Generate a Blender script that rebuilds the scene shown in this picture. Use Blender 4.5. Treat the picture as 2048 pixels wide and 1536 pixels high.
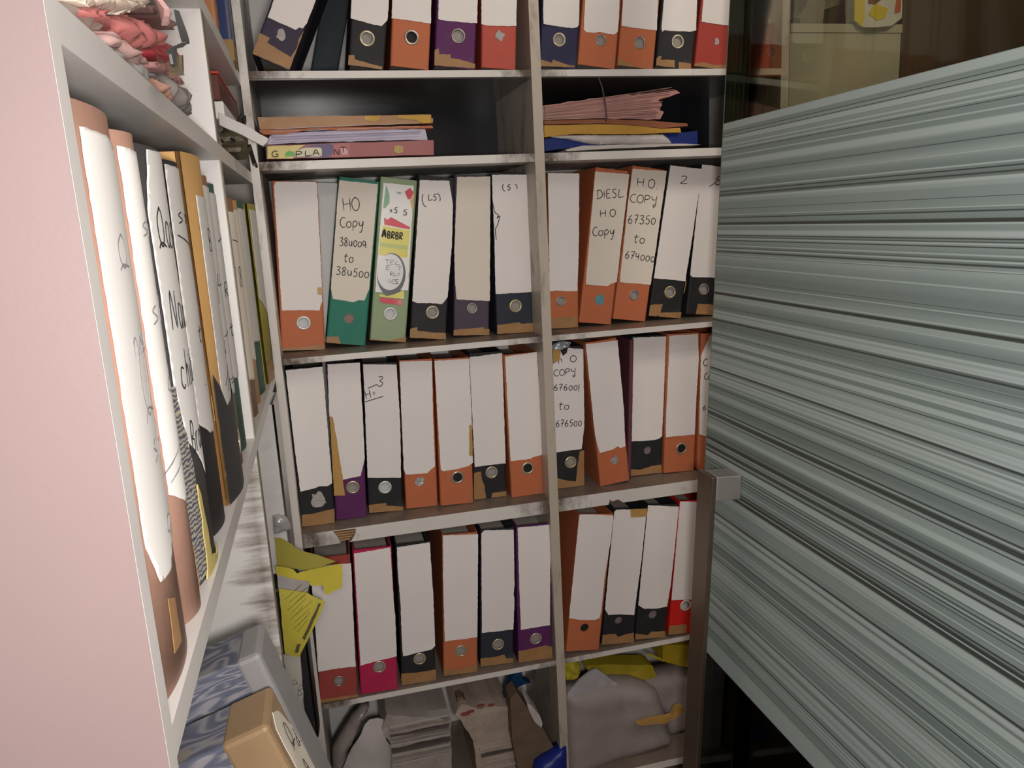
import bpy, math, random
from mathutils import Vector, Matrix, noise
from mathutils.geometry import delaunay_2d_cdt, tessellate_polygon

for o in list(bpy.data.objects): bpy.data.objects.remove(o)
sc = bpy.context.scene
COL = sc.collection
PI = math.pi

# ---------------------------------------------------------------- camera
cam = bpy.data.cameras.new('camera'); camo = bpy.data.objects.new('camera', cam); COL.objects.link(camo)
cam.sensor_width = 36.0; cam.lens = 36.0*1532.7/2048.0; cam.clip_start = .02
R_, U_, F_ = Vector((.9684, -.2441, -.0504)), Vector((.0991, .1917, .9764)), Vector((.2287, .9506, -.2099))
M_ = Matrix((R_, U_, -F_)).transposed().to_4x4(); M_.translation = Vector((-.0423, -1.6226, 1.4864))
camo.matrix_world = M_
sc.camera = camo

# ---------------------------------------------------------------- light and exposure
sc.view_settings.view_transform = 'Standard'; sc.view_settings.look = 'None'
sc.view_settings.exposure = 0.0; sc.view_settings.gamma = 1.0; sc.view_settings.use_curve_mapping = False
w = bpy.data.worlds.new('world'); sc.world = w; w.use_nodes = True
w.node_tree.nodes['Background'].inputs[0].default_value = (1, .95, .9, 1)
w.node_tree.nodes['Background'].inputs[1].default_value = .12
def area(name, loc, target, sx, sy, power, col):
    l = bpy.data.lights.new(name, 'AREA'); l.shape = 'RECTANGLE'; l.size = sx; l.size_y = sy; l.energy = power; l.color = col
    o = bpy.data.objects.new(name, l); COL.objects.link(o); o.location = loc
    o.rotation_euler = (Vector(target)-Vector(loc)).to_track_quat('-Z', 'Y').to_euler(); return o
area('ceiling_fill_light', (.55, -1.75, 2.52), (.1, -.5, .6),   .6, .4, 3.5, (1, .925, .875))  # unseen overhead fill, added as ambient light for the left spines
area('behind_door_fill_light', (1.2, -1.1, 2.55), (1.0, 0, 1.6), .5, .4, 9, (1, .90, .76))  # unseen fill, added to brighten what shows through the clear glass
sl = bpy.data.lights.new('spot_lamp_light', 'SPOT'); sl.energy = 30; sl.color = (1, .935, .89); sl.spot_size = math.radians(42); sl.spot_blend = 1.0; sl.shadow_soft_size = .12
slo = bpy.data.objects.new('spot_lamp_light', sl); COL.objects.link(slo); slo.location = (-.10, -2.95, 2.22)
hl = bpy.data.lights.new('hand_torch_light', 'POINT'); hl.energy = 34; hl.color = (1, .95, .91); hl.shadow_soft_size = .05
hlo = bpy.data.objects.new('hand_torch_light', hl); COL.objects.link(hlo); hlo.location = (.0, -1.70, 1.45)
slo.rotation_euler = (Vector((-.22, 0, 1.17))-slo.location).to_track_quat('-Z', 'Y').to_euler()

FILES=[
{'n': 'navy lever arch file tilted right, first on the top shelf, brown taped foot', 'row': '1L', 'c': 'indigo', 'o': [-0.1257, 0.003, 1.8188], 't': 0.4586, 'w': 0.0713, 'h': 0.345, 'l': [[-0.001, 0.339], [0.0042, 0.0733], [0.0321, 0.0743], [0.0575, 0.0754], [0.062, 0.0826], [0.0688, 0.084], [0.0723, 0.0963], [0.0723, 0.1172], [0.0723, 0.1461], [0.0125, 0.339]], 'lc': 'w', 'hole': [0.036, 0.0544, 0.0111, 'torn'], 'tp': [[[0.0011, 0.0], [0.0004, 0.041], [0.0202, 0.0407], [0.0181, 0.0309], [0.0658, 0.0253], [0.0701, 0.045], [0.0683, 0.0618], [0.0718, 0.0821], [0.0718, 0.0555], [0.0718, 0.0031]]], 'tx': []},
{'n': 'plain slate file set far back beside the tilted navy file on the top shelf', 'row': '1L', 'c': 'slate', 'o': [-0.0263, 0.279, 1.8029], 't': 0.2716, 'w': 0.0583, 'h': 0.345, 'tp': [], 'dp': 0.05, 'tx': []},
{'n': 'black lever arch file with cream curled label and taped foot, middle of top left shelf', 'row': '1L', 'c': 'black', 'o': [0.0524, 0.003, 1.798], 't': 0.1561, 'w': 0.0691, 'h': 0.345, 'l': [[-0.001, 0.339], [-0.001, 0.0992], [-0.001, 0.0923], [-0.001, 0.0854], [0.0287, 0.0826], [0.0586, 0.0807], [0.0638, 0.087], [0.0691, 0.0933], [0.0701, 0.1151], [0.0592, 0.339]], 'lc': 'w', 'hole': [0.0328, 0.0543, 0.0145, 'cream'], 'tp': [[[-0.0005, 0.0179], [0.0102, 0.02], [0.0122, 0.0121], [0.0365, 0.009], [0.0653, 0.0066], [0.0656, 0.0014], [-0.0005, 0.0]]], 'tx': []},
{'n': 'orange lever arch file with dark finger hole between black and purple files, top left shelf', 'row': '1L', 'c': 'orange', 'o': [0.1342, 0.003, 1.7966], 't': 0.1217, 'w': 0.0768, 'h': 0.345, 'l': [[-0.001, 0.339], [-0.001, 0.0873], [0.0366, 0.0878], [0.0765, 0.0876], [0.0704, 0.339]], 'lc': 'w', 'hole': [0.0399, 0.0575, 0.0141, 'dark'], 'tp': [], 'tx': []},
{'n': 'purple lever arch file with ragged brown tape at foot on top left shelf', 'row': '1L', 'c': 'purple', 'o': [0.2226, 0.003, 1.7962], 't': 0.1087, 'w': 0.0822, 'h': 0.345, 'l': [[-0.0002, 0.339], [0.004, 0.0878], [0.0079, 0.0861], [0.0448, 0.0871], [0.0831, 0.0889], [0.0774, 0.339]], 'lc': 'w', 'hole': [0.0459, 0.0611, 0.0148, 'grey'], 'tp': [[[-0.0004, 0.0296], [0.0069, 0.0332], [0.0094, 0.0218], [0.031, 0.0247], [0.0328, 0.0171], [0.0508, 0.0171], [0.0554, 0.0156], [0.0813, 0.0119], [0.0827, 0.0111], [0.0827, 0.0029], [-0.0002, 0.0]]], 'tx': []},
{'n': 'faded red lever arch file with scuffed hole, last on the top left shelf', 'row': '1L', 'c': 'red', 'o': [0.3188, 0.003, 1.7923], 't': 0.0686, 'w': 0.0728, 'h': 0.345, 'l': [[-0.001, 0.339], [-0.001, 0.0819], [0.0106, 0.0802], [0.0395, 0.0816], [0.0718, 0.0835], [0.072, 0.339]], 'lc': 'w', 'hole': [0.0383, 0.0628, 0.0112, 'torn'], 'tp': [], 'tx': []},
{'n': 'navy lever arch file beside the middle upright on the top shelf', 'row': '1R', 'c': 'navy', 'o': [0.4433, 0.003, 1.7942], 't': 0.0847, 'w': 0.0818, 'h': 0.345, 'l': [[-0.001, 0.339], [0.0032, 0.0811], [0.0327, 0.0803], [0.066, 0.0794], [0.0779, 0.0828], [0.0803, 0.0871], [0.0756, 0.339]], 'lc': 'w', 'hole': [0.0397, 0.0549, 0.0135, 'cream'], 'tp': [[[0.0008, 0.0128], [0.0133, 0.0109], [0.0253, 0.0083], [0.0277, 0.015], [0.0438, 0.0111], [0.0601, 0.0076], [0.0763, 0.0065], [0.0751, 0.0032], [0.0014, 0.0]]], 'tx': []},
{'n': 'orange lever arch file with torn label bottom next to the navy one, top right shelf', 'row': '1R', 'c': 'orange', 'o': [0.5265, 0.003, 1.7976], 't': 0.1218, 'w': 0.0845, 'h': 0.345, 'l': [[-0.001, 0.339], [0.0062, 0.0697], [0.0121, 0.0644], [0.031, 0.0657], [0.0416, 0.0689], [0.0554, 0.0676], [0.0746, 0.0676], [0.0822, 0.0746], [0.0823, 0.0964], [0.0686, 0.339]], 'lc': 'w', 'hole': [0.0464, 0.0531, 0.012, 'grey'], 'tp': [], 'tx': []},
{'n': 'orange lever arch file with square label bottom left of the black one, top right shelf', 'row': '1R', 'c': 'orange', 'o': [0.6188, 0.0113, 1.797], 't': 0.1165, 'w': 0.0835, 'h': 0.345, 'l': [[-0.001, 0.339], [0.0001, 0.078], [0.0403, 0.0788], [0.0826, 0.0796], [0.0662, 0.339]], 'lc': 'w', 'hole': [0.0465, 0.0506, 0.0132, 'grey'], 'tp': [[[-0.0005, 0.0154], [0.0072, 0.0152], [0.0133, 0.0098], [0.0335, 0.0046], [0.0598, 0.0], [0.0002, 0.0]]], 'tx': []},
{'n': 'black lever arch file with two brown tape patches, top right shelf', 'row': '1R', 'c': 'black', 'o': [0.711, 0.0192, 1.7977], 't': 0.1207, 'w': 0.0862, 'h': 0.345, 'l': [[-0.001, 0.339], [0.0046, 0.0755], [0.0073, 0.0692], [0.0112, 0.0732], [0.037, 0.0745], [0.06, 0.0769], [0.0702, 0.0772], [0.0858, 0.0822], [0.0651, 0.339]], 'lc': 'w', 'hole': [0.0458, 0.0541, 0.0143, 'cream'], 'tp': [[[-0.0005, 0.0136], [0.0042, 0.019], [0.0113, 0.0203], [0.0093, 0.0125], [0.0423, 0.016], [0.0447, 0.0], [0.0002, 0.0]], [[0.0529, 0.0127], [0.0674, 0.0139], [0.0823, 0.0131], [0.084, 0.0], [0.0537, 0.0]]], 'tx': []},
{'n': 'brick red lever arch file cut by the glass door edge on the top shelf', 'row': '1R', 'c': 'brick', 'o': [0.8072, 0.0276, 1.7979], 't': 0.1227, 'w': 0.087, 'h': 0.345, 'l': [[-0.001, 0.339], [0.0051, 0.0918], [0.0304, 0.0921], [0.0513, 0.0923], [0.0844, 0.0926], [0.064, 0.339]], 'lc': 'w', 'hole': [0.0471, 0.0554, 0.008, 'torn'], 'tp': [[[-0.0005, 0.0047], [0.0198, 0.0099], [0.0503, 0.0071], [0.077, 0.0116], [0.0875, 0.0107], [0.0875, 0.0], [-0.0004, 0.0]]], 'tx': []},
{'n': 'red lever arch file seen through the clear glass, last on the top shelf', 'row': '1R', 'c': 'brick', 'o': [0.9219, 0.0323, 1.7904], 't': 0.0403, 'w': 0.0772, 'h': 0.345, 'l': [[-0.001, 0.339], [-0.001, 0.0996], [0.0321, 0.1005], [0.0673, 0.1012], [0.0392, 0.339]], 'lc': 'w', 'hole': [0.0271, 0.0783, 0.0126, 'torn'], 'tp': [], 'tx': []},
{'n': 'orange lever arch file with blank label and white hole, left of the green one', 'row': '3L', 'c': 'orange', 'o': [-0.1383, 0.0842, 1.2344], 't': 0.0538, 'w': 0.0915, 'h': 0.355, 'l': [[0.0035, 0.3443], [0.0053, 0.0867], [0.0418, 0.0871], [0.0831, 0.0849], [0.086, 0.0964], [0.09, 0.1055], [0.0906, 0.1329], [0.0902, 0.3513], [0.0869, 0.3542], [0.0074, 0.3534]], 'lc': 'w', 'hole': [0.0486, 0.0591, 0.0147, 'white'], 'tp': [[[0.0012, 0.0], [0.0023, 0.0067], [0.0436, 0.0068], [0.0901, 0.0105], [0.0899, 0.0]], [[0.0809, 0.1345], [0.0919, 0.1353], [0.0906, 0.1192], [0.0812, 0.1203]]], 'tx': []},
{'n': 'green lever arch file marked HO Copy in pen beside the light green one', 'row': '3L', 'c': 'green', 'o': [-0.0437, 0.085, 1.2442], 't': 0.1749, 'w': 0.0847, 'h': 0.3544, 'l': [[0.0006, 0.3462], [0.0002, 0.3075], [0.0008, 0.1186], [0.007, 0.0962], [0.0266, 0.0951], [0.0495, 0.0934], [0.0626, 0.0994], [0.0734, 0.0989], [0.0819, 0.124], [0.0809, 0.3493]], 'lc': 'c', 'hole': [0.0449, 0.0566, 0.013, 'brown'], 'tp': [[[-0.0001, 0.0128], [0.0255, 0.0151], [0.0312, 0.0], [0.0529, 0.0], [0.053, 0.0], [0.0007, 0.0]]], 'tx': [['HO.', 0.015, 0.2843, 0.0583, 0.292, 0.0269], ['Copy', 0.0101, 0.2495, 0.0616, 0.2544, 0.0206], ['38u0oq', 0.012, 0.2108, 0.0696, 0.214, 0.0178], ['to', 0.0236, 0.1774, 0.0454, 0.1784, 0.018], ['38u500', 0.0088, 0.1493, 0.0813, 0.1486, 0.0175]]},
{'n': 'pale green lever arch file with yellow and red printed label', 'row': '3L', 'c': 'lightgreen', 'o': [0.0505, 0.085, 1.2415], 't': 0.1531, 'w': 0.0789, 'h': 0.3524, 'l': [[0.0067, 0.3401], [0.0712, 0.341], [0.0758, 0.1159], [0.0509, 0.1148], [0.0505, 0.1073], [0.0051, 0.107], [0.0046, 0.1363]], 'lc': 'print', 'hole': [0.0406, 0.0614, 0.0141, 'white'], 'tp': [[[-0.0004, 0.0], [-0.0004, 0.0033], [0.0386, 0.0011], [0.0794, 0.0119], [0.0794, 0.0]]], 'tx': []},
{'n': 'black lever arch file marked (L5) between the pale green and purple ones', 'row': '3L', 'c': 'black', 'o': [0.1384, 0.0769, 1.2399], 't': 0.1299, 'w': 0.0807, 'h': 0.3529, 'l': [[0.0032, 0.3419], [0.0029, 0.2844], [0.0006, 0.0821], [0.0118, 0.078], [0.0401, 0.0799], [0.0672, 0.0788], [0.0717, 0.0845], [0.079, 0.0959], [0.0814, 0.2116], [0.0785, 0.2938], [0.0674, 0.3464]], 'lc': 'w', 'hole': [0.047, 0.0594, 0.0158, 'cream'], 'tp': [[[-0.0005, 0.0205], [0.0147, 0.0245], [0.0157, 0.0166], [0.0438, 0.0147], [0.0798, 0.0138], [0.0812, 0.0], [-0.0005, 0.0]]], 'tx': [['(', 0.0129, 0.2868, 0.0205, 0.2889, 0.0253], ['L', 0.0245, 0.3013, 0.0343, 0.3027, 0.0131], ['5', 0.0343, 0.3021, 0.0436, 0.3023, 0.0137], [')', 0.0438, 0.2993, 0.0524, 0.3007, 0.0179]]},
{'n': 'dull purple lever arch file with blank cream label, beside the one marked (5)', 'row': '3L', 'c': 'darkpurple', 'o': [0.2386, 0.085, 1.2355], 't': 0.0736, 'w': 0.0819, 'h': 0.3538, 'l': [[0.0051, 0.3484], [-0.0002, 0.1913], [0.0012, 0.1288], [0.0057, 0.082], [0.0421, 0.0798], [0.0822, 0.0781], [0.0791, 0.3521]], 'lc': 'c', 'hole': [0.0416, 0.0615, 0.0122, 'grey'], 'tp': [[[-0.0005, 0.0125], [0.033, 0.0154], [0.0692, 0.0183], [0.0709, 0.0134], [0.0824, 0.0139], [0.0824, 0.0002], [-0.0005, 0.0]]], 'tx': []},
{'n': 'blue-black lever arch file marked (5), right end against the middle upright', 'row': '3L', 'c': 'blackblue', 'o': [0.3367, 0.0761, 1.2318], 't': 0.0267, 'w': 0.0858, 'h': 0.355, 'l': [[-0.001, 0.3521], [-0.001, 0.3007], [0.0008, 0.2207], [-0.0007, 0.0916], [0.0416, 0.0913], [0.0835, 0.0926], [0.0845, 0.352]], 'lc': 'w', 'hole': [0.0459, 0.062, 0.0155, 'yellow'], 'tp': [[[0.0015, 0.0205], [0.0551, 0.0241], [0.0567, 0.0201], [0.0858, 0.0198], [0.0857, -0.0], [0.0008, 0.0]]], 'tx': [['(', 0.022, 0.3171, 0.0279, 0.3179, 0.0145], ['5', 0.0327, 0.3191, 0.0424, 0.3189, 0.0121], [')', 0.0506, 0.3206, 0.0571, 0.3212, 0.0104], ['~', -0.0028, 0.2394, 0.0176, 0.2389, 0.0552]]},
{'n': 'orange lever arch file with blank label left of the one marked DIESL', 'row': '3R', 'c': 'orange', 'o': [0.4656, 0.085, 1.2318], 't': 0.0328, 'w': 0.072, 'h': 0.352, 'l': [[-0.001, 0.3518], [0.0006, 0.0874], [0.018, 0.0888], [0.037, 0.0863], [0.068, 0.0854], [0.0716, 0.1703], [0.073, 0.3482], [0.0724, 0.3511]], 'lc': 'w', 'hole': [0.0283, 0.0636, 0.0116, 'grey'], 'tp': [[[0.0042, 0.0267], [0.0673, 0.0253], [0.0675, 0.0], [0.0043, 0.0004]]], 'tx': []},
{'n': 'orange lever arch file marked DIESL', 'row': '3R', 'c': 'orange', 'o': [0.539, 0.085, 1.2414], 't': 0.147, 'w': 0.0814, 'h': 0.355, 'l': [[-0.001, 0.3453], [0.0051, 0.0893], [0.0295, 0.0888], [0.0606, 0.0897], [0.0696, 0.0965], [0.0823, 0.1006], [0.0824, 0.3487]], 'lc': 'c', 'hole': [0.0442, 0.0562, 0.0143, 'teal'], 'tp': [], 'tx': [['DIESL', 0.011, 0.2857, 0.0774, 0.2965, 0.0191], ['H.O.', 0.0238, 0.2459, 0.0699, 0.2525, 0.0163], ['Copy', 0.0098, 0.2015, 0.0656, 0.2083, 0.0194]]},
{'n': 'orange lever arch file marked HO Copy 67350 to 674000', 'row': '3R', 'c': 'orange', 'o': [0.6242, 0.085, 1.2431], 't': 0.1622, 'w': 0.0844, 'h': 0.355, 'l': [[-0.0001, 0.3473], [-0.001, 0.2719], [0.0045, 0.0871], [0.0418, 0.0875], [0.0839, 0.0883], [0.0846, 0.1179], [0.0854, 0.3534]], 'lc': 'c', 'hole': [0.0458, 0.06, 0.0128, 'grey'], 'tp': [], 'tx': [['H.O.', 0.0162, 0.3097, 0.0705, 0.3111, 0.0197], ['COPY', 0.0035, 0.2727, 0.0741, 0.2766, 0.018], ['67350', 0.0056, 0.2237, 0.0778, 0.2297, 0.02], ['to', 0.0266, 0.1809, 0.0563, 0.1831, 0.0196], ['674000', 0.0094, 0.1441, 0.0877, 0.1422, 0.0174]]},
{'n': 'black lever arch file marked 2 leaning right', 'row': '3R', 'c': 'black', 'o': [0.7161, 0.085, 1.2429], 't': 0.1613, 'w': 0.0835, 'h': 0.355, 'l': [[0.002, 0.3527], [-0.0007, 0.0898], [0.0402, 0.0906], [0.0817, 0.0904], [0.0835, 0.1555], [0.0845, 0.3546]], 'lc': 'w', 'hole': [0.0466, 0.0608, 0.0154, 'yellow'], 'tp': [[[-0.0005, 0.0255], [0.0321, 0.0312], [0.0286, 0.0094], [0.0202, 0.0], [-0.0005, 0.0]], [[0.0234, 0.0096], [0.084, 0.0154], [0.084, 0.0], [0.0255, 0.0]], [[0.0823, 0.0914], [0.084, 0.0934], [0.084, 0.0682], [0.0816, 0.0582], [0.0821, 0.0772]]], 'tx': [['2', 0.0332, 0.3144, 0.0559, 0.3166, 0.0181]]},
{'n': 'black lever arch file marked 5 partly behind the glass film', 'row': '3R', 'c': 'black', 'o': [0.8141, 0.085, 1.2398], 't': 0.1215, 'w': 0.0853, 'h': 0.355, 'l': [[-0.001, 0.3528], [-0.001, 0.0938], [0.0054, 0.0895], [0.0594, 0.0909], [0.0789, 0.0904], [0.0843, 0.351]], 'lc': 'w', 'hole': [0.0403, 0.0615, 0.0141, 'grey'], 'tp': [[[0.0288, 0.026], [0.0624, 0.026], [0.081, 0.022], [0.0851, 0.0], [0.0256, 0.0]]], 'tx': [['5', 0.0367, 0.3099, 0.0576, 0.3086, 0.0196], ['/', 0.0238, 0.3037, 0.0452, 0.3115, 0.0066]]},
{'n': 'black lever arch file with silvery patch over its hole, above the chipped shelf edge', 'row': '4L', 'c': 'black', 'o': [-0.1376, 0.0436, 0.8451], 't': 0.0169, 'w': 0.0745, 'h': 0.355, 'l': [[-0.001, 0.353], [0.0018, 0.192], [0.0055, 0.0825], [0.0376, 0.0861], [0.0454, 0.0891], [0.0651, 0.0878], [0.0747, 0.0932], [0.0755, 0.355]], 'lc': 'w', 'hole': [0.0414, 0.0593, 0.02, 'torn'], 'tp': [[[0.0037, 0.0277], [0.0265, 0.0271], [0.0357, 0.0285], [0.0745, 0.0336], [0.0724, -0.0], [0.0024, 0.0]]], 'tx': []},
{'n': 'purple lever arch file with a long tan tape strip beside its label', 'row': '4L', 'c': 'purple', 'o': [-0.0624, 0.0531, 0.8469], 't': 0.044, 'w': 0.0696, 'h': 0.355, 'l': [[0.0012, 0.355], [-0.001, 0.2394], [0.0066, 0.2355], [0.0206, 0.0931], [0.0596, 0.0979], [0.0634, 0.1109], [0.0706, 0.1394], [0.0706, 0.2048], [0.0699, 0.355]], 'lc': 'w', 'hole': [0.0413, 0.073, 0.0155, 'cream'], 'tp': [[[-0.0005, 0.2387], [0.0053, 0.2395], [0.0128, 0.1805], [0.0234, 0.0563], [-0.0005, 0.0576], [-0.0001, 0.1847]]], 'tx': []},
{'n': 'black lever arch file marked with a 3 and H', 'row': '4L', 'c': 'black', 'o': [0.0119, 0.0631, 0.8474], 't': 0.0453, 'w': 0.0776, 'h': 0.3467, 'l': [[0.0024, 0.3455], [0.0024, 0.2698], [0.0012, 0.0856], [0.036, 0.0822], [0.0759, 0.079], [0.0786, 0.2126], [0.0752, 0.3415]], 'lc': 'w', 'hole': [0.0389, 0.0593, 0.0152, 'white'], 'tp': [[[0.0006, 0.0205], [0.04, 0.0218], [0.0413, 0.0148], [0.0781, 0.0094], [0.0781, 0.0], [0.0008, 0.0014]]], 'tx': [['3', 0.0304, 0.2954, 0.0459, 0.2929, 0.0223], ['H', 0.0069, 0.2669, 0.0191, 0.2694, 0.0198], ['=', 0.0194, 0.2752, 0.0274, 0.2747, 0.0083], ['/', 0.002, 0.2608, 0.0449, 0.2672, 0.0045], ['/', 0.0102, 0.2911, 0.032, 0.2962, 0.0032]]},
{'n': 'orange lever arch file with torn bluish hole, right of the file marked 3', 'row': '4L', 'c': 'orange', 'o': [0.0967, 0.0627, 0.8465], 't': 0.0351, 'w': 0.0744, 'h': 0.3471, 'l': [[0.0009, 0.345], [-0.0005, 0.2098], [-0.0009, 0.0949], [0.0034, 0.0833], [0.0293, 0.0815], [0.0521, 0.0813], [0.0606, 0.089], [0.0707, 0.0966], [0.0706, 0.2241], [0.0728, 0.3424]], 'lc': 'w', 'hole': [0.0344, 0.0626, 0.0129, 'silver'], 'tp': [], 'tx': []},
{'n': 'orange lever arch file with cream ring and yellow strip on its right edge', 'row': '4L', 'c': 'orange', 'o': [0.1757, 0.0523, 0.8463], 't': 0.0314, 'w': 0.0784, 'h': 0.3445, 'l': [[-0.0009, 0.3413], [0.0034, 0.0876], [0.0099, 0.0836], [0.0446, 0.0852], [0.068, 0.0898], [0.0794, 0.0971], [0.0794, 0.227], [0.0777, 0.3413]], 'lc': 'w', 'hole': [0.0422, 0.0649, 0.0157, 'dark'], 'tp': [[[0.0728, 0.1876], [0.0789, 0.1869], [0.0789, 0.1141], [0.0708, 0.1151]]], 'tx': []},
{'n': 'black lever arch file with brown taped sides between two orange ones, middle row', 'row': '4L', 'c': 'black', 'o': [0.2574, 0.0634, 0.846], 't': 0.0275, 'w': 0.0772, 'h': 0.3491, 'l': [[0.0006, 0.3403], [0.0038, 0.0807], [0.0428, 0.0813], [0.0782, 0.0817], [0.0766, 0.3452]], 'lc': 'w', 'hole': [0.0439, 0.0627, 0.016, 'cream'], 'tp': [[[0.0015, 0.0654], [0.0185, 0.0671], [0.0202, 0.046], [0.0259, 0.0314], [0.0283, 0.0], [-0.0005, 0.0]], [[0.0441, 0.0118], [0.0777, 0.0123], [0.0777, 0.0003], [0.041, 0.0]]], 'tx': []},
{'n': 'orange lever arch file with a black open hole, left of the file marked 676001', 'row': '4L', 'c': 'orange', 'o': [0.3449, 0.0497, 0.8439], 't': -0.0013, 'w': 0.0796, 'h': 0.3423, 'l': [[0.0027, 0.3387], [0.0018, 0.2014], [0.0019, 0.09], [0.0525, 0.0894], [0.0537, 0.0921], [0.0806, 0.0955], [0.0806, 0.1581], [0.0776, 0.3423]], 'lc': 'w', 'hole': [0.0428, 0.0673, 0.0149, 'open'], 'tp': [], 'tx': []},
{'n': 'black lever arch file marked HO Copy 676001 to 676500', 'row': '4R', 'c': 'black', 'o': [0.4586, 0.0631, 0.8453], 't': 0.0191, 'w': 0.0733, 'h': 0.3449, 'l': [[-0.001, 0.3068], [0.0132, 0.3146], [0.0167, 0.3392], [0.024, 0.3241], [0.0332, 0.3307], [0.0365, 0.3422], [0.0739, 0.3366], [0.0743, 0.1488], [0.0683, 0.1062], [0.0665, 0.094], [0.0016, 0.0915]], 'lc': 'w', 'hole': [0.0387, 0.0628, 0.0158, 'yellow'], 'tp': [[[-0.0005, 0.3449], [0.0183, 0.3443], [0.0163, 0.3164], [-0.0005, 0.3083]], [[0.0617, 0.0883], [0.0731, 0.0896], [0.0719, 0.0], [0.0015, 0.0], [0.0015, 0.0279], [0.0323, 0.0165], [0.0511, 0.0128], [0.0548, 0.0454]]], 'tx': [["'1", 0.0124, 0.3058, 0.0252, 0.3093, 0.0118], ['O.', 0.0419, 0.308, 0.0664, 0.3091, 0.0147], ['COPY', 0.0009, 0.2772, 0.0568, 0.2787, 0.0148], ['67600|', -0.0004, 0.2432, 0.0654, 0.2392, 0.0149], ['to', 0.0108, 0.1958, 0.0385, 0.1942, 0.018], ['676500', 0.0032, 0.1541, 0.0695, 0.1508, 0.0167]]},
{'n': 'orange lever arch file leaning left with silver torn hole', 'row': '4R', 'c': 'orange', 'o': [0.5654, 0.0426, 0.8439], 't': -0.0737, 'w': 0.0766, 'h': 0.355, 'l': [[-0.001, 0.3523], [-0.001, 0.2323], [-0.001, 0.131], [0.0018, 0.1085], [0.0063, 0.0841], [0.0409, 0.0866], [0.0526, 0.0922], [0.06, 0.086], [0.0725, 0.0888], [0.0776, 0.1858], [0.0776, 0.3489]], 'lc': 'w', 'hole': [0.043, 0.0594, 0.0117, 'silver'], 'tp': [], 'dp': 0.215, 'tx': []},
{'n': 'black lever arch file with blank label and no ring, between two orange ones, right bay', 'row': '4R', 'c': 'black', 'o': [0.6535, 0.0752, 0.8474], 't': 0.0401, 'w': 0.0877, 'h': 0.3506, 'l': [[0.0028, 0.3478], [0.0042, 0.2209], [0.0044, 0.0899], [0.034, 0.0888], [0.0638, 0.0883], [0.0786, 0.0919], [0.0851, 0.0978], [0.0869, 0.2032], [0.0884, 0.3469]], 'lc': 'w', 'hole': [0.0485, 0.0624, 0.0128, 'mauve'], 'tp': [[[0.0016, 0.0184], [0.0292, 0.0143], [0.0589, 0.0214], [0.0857, 0.0222], [0.0877, 0.0013], [0.0011, 0.0]]], 'tx': []},
{'n': 'orange lever arch file with dark ring right of the black ringless one', 'row': '4R', 'c': 'orange', 'o': [0.742, 0.0651, 0.8472], 't': 0.0403, 'w': 0.0839, 'h': 0.3504, 'l': [[0.004, 0.3461], [0.0022, 0.1893], [0.0009, 0.0935], [0.0403, 0.0936], [0.0808, 0.0936], [0.0812, 0.1841], [0.0839, 0.2896], [0.0792, 0.3473]], 'lc': 'w', 'hole': [0.0459, 0.0602, 0.0161, 'dark'], 'tp': [], 'tx': []},
{'n': 'orange lever arch file with pen marks at its label edge, mostly behind the glass film', 'row': '4R', 'c': 'orange', 'o': [0.8298, 0.058, 0.8467], 't': 0.0336, 'w': 0.0838, 'h': 0.3454, 'l': [[0.0214, 0.3399], [-0.0, 0.2908], [0.0018, 0.0935], [0.0173, 0.0858], [0.0796, 0.0885], [0.0815, 0.342]], 'lc': 'w', 'hole': [0.0425, 0.053, 0.0155, 'dark'], 'tp': [], 'tx': [['C', 0.0069, 0.2651, 0.0209, 0.2655, 0.017], ['Co', 0.0104, 0.2315, 0.0306, 0.2302, 0.0155], ['6', 0.0098, 0.1538, 0.02, 0.1537, 0.0127]]},
{'n': 'maroon lever arch file with blank label, partly covered by yellow papers', 'row': '5L', 'c': 'maroon', 'o': [-0.1381, 0.003, 0.4335], 't': 0.0407, 'w': 0.085, 'h': 0.3511, 'l': [[-0.0008, 0.2966], [-0.0001, 0.2265], [0.0006, 0.0791], [0.0394, 0.0801], [0.0834, 0.0803], [0.0832, 0.1079], [0.086, 0.3307], [0.0377, 0.3332], [0.0032, 0.3306]], 'lc': 'w', 'hole': [0.0441, 0.048, 0.0128, 'grey'], 'tp': [[[0.0009, 0.0091], [0.0855, 0.0074], [0.0853, 0.0], [0.0001, 0.0]]], 'tx': []},
{'n': 'magenta lever arch file with tilted ring, lowest row', 'row': '5L', 'c': 'magenta', 'o': [-0.0471, 0.0062, 0.4335], 't': 0.0397, 'w': 0.0862, 'h': 0.355, 'l': [[0.0026, 0.3474], [0.0036, 0.1934], [0.0031, 0.0749], [0.0441, 0.0794], [0.0862, 0.0838], [0.087, 0.1814], [0.0844, 0.2541], [0.0834, 0.3528]], 'lc': 'w', 'hole': [0.0457, 0.0631, 0.017, 'cream'], 'tp': [], 'tx': []},
{'n': 'black lever arch file with blank ragged label between magenta and orange files', 'row': '5L', 'c': 'black', 'o': [0.0486, 0.0126, 0.4332], 't': 0.0388, 'w': 0.0804, 'h': 0.3504, 'l': [[0.0029, 0.3448], [0.0025, 0.2888], [0.0051, 0.2092], [0.0046, 0.0987], [0.0056, 0.0746], [0.0182, 0.0748], [0.0734, 0.0823], [0.0814, 0.0903], [0.0812, 0.2132], [0.0774, 0.3484]], 'lc': 'w', 'hole': [0.044, 0.0613, 0.0172, 'cream'], 'tp': [[[-0.0005, 0.0302], [0.0352, 0.0267], [0.0809, 0.0274], [0.0809, 0.0], [-0.0005, 0.0]]], 'tx': []},
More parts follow.
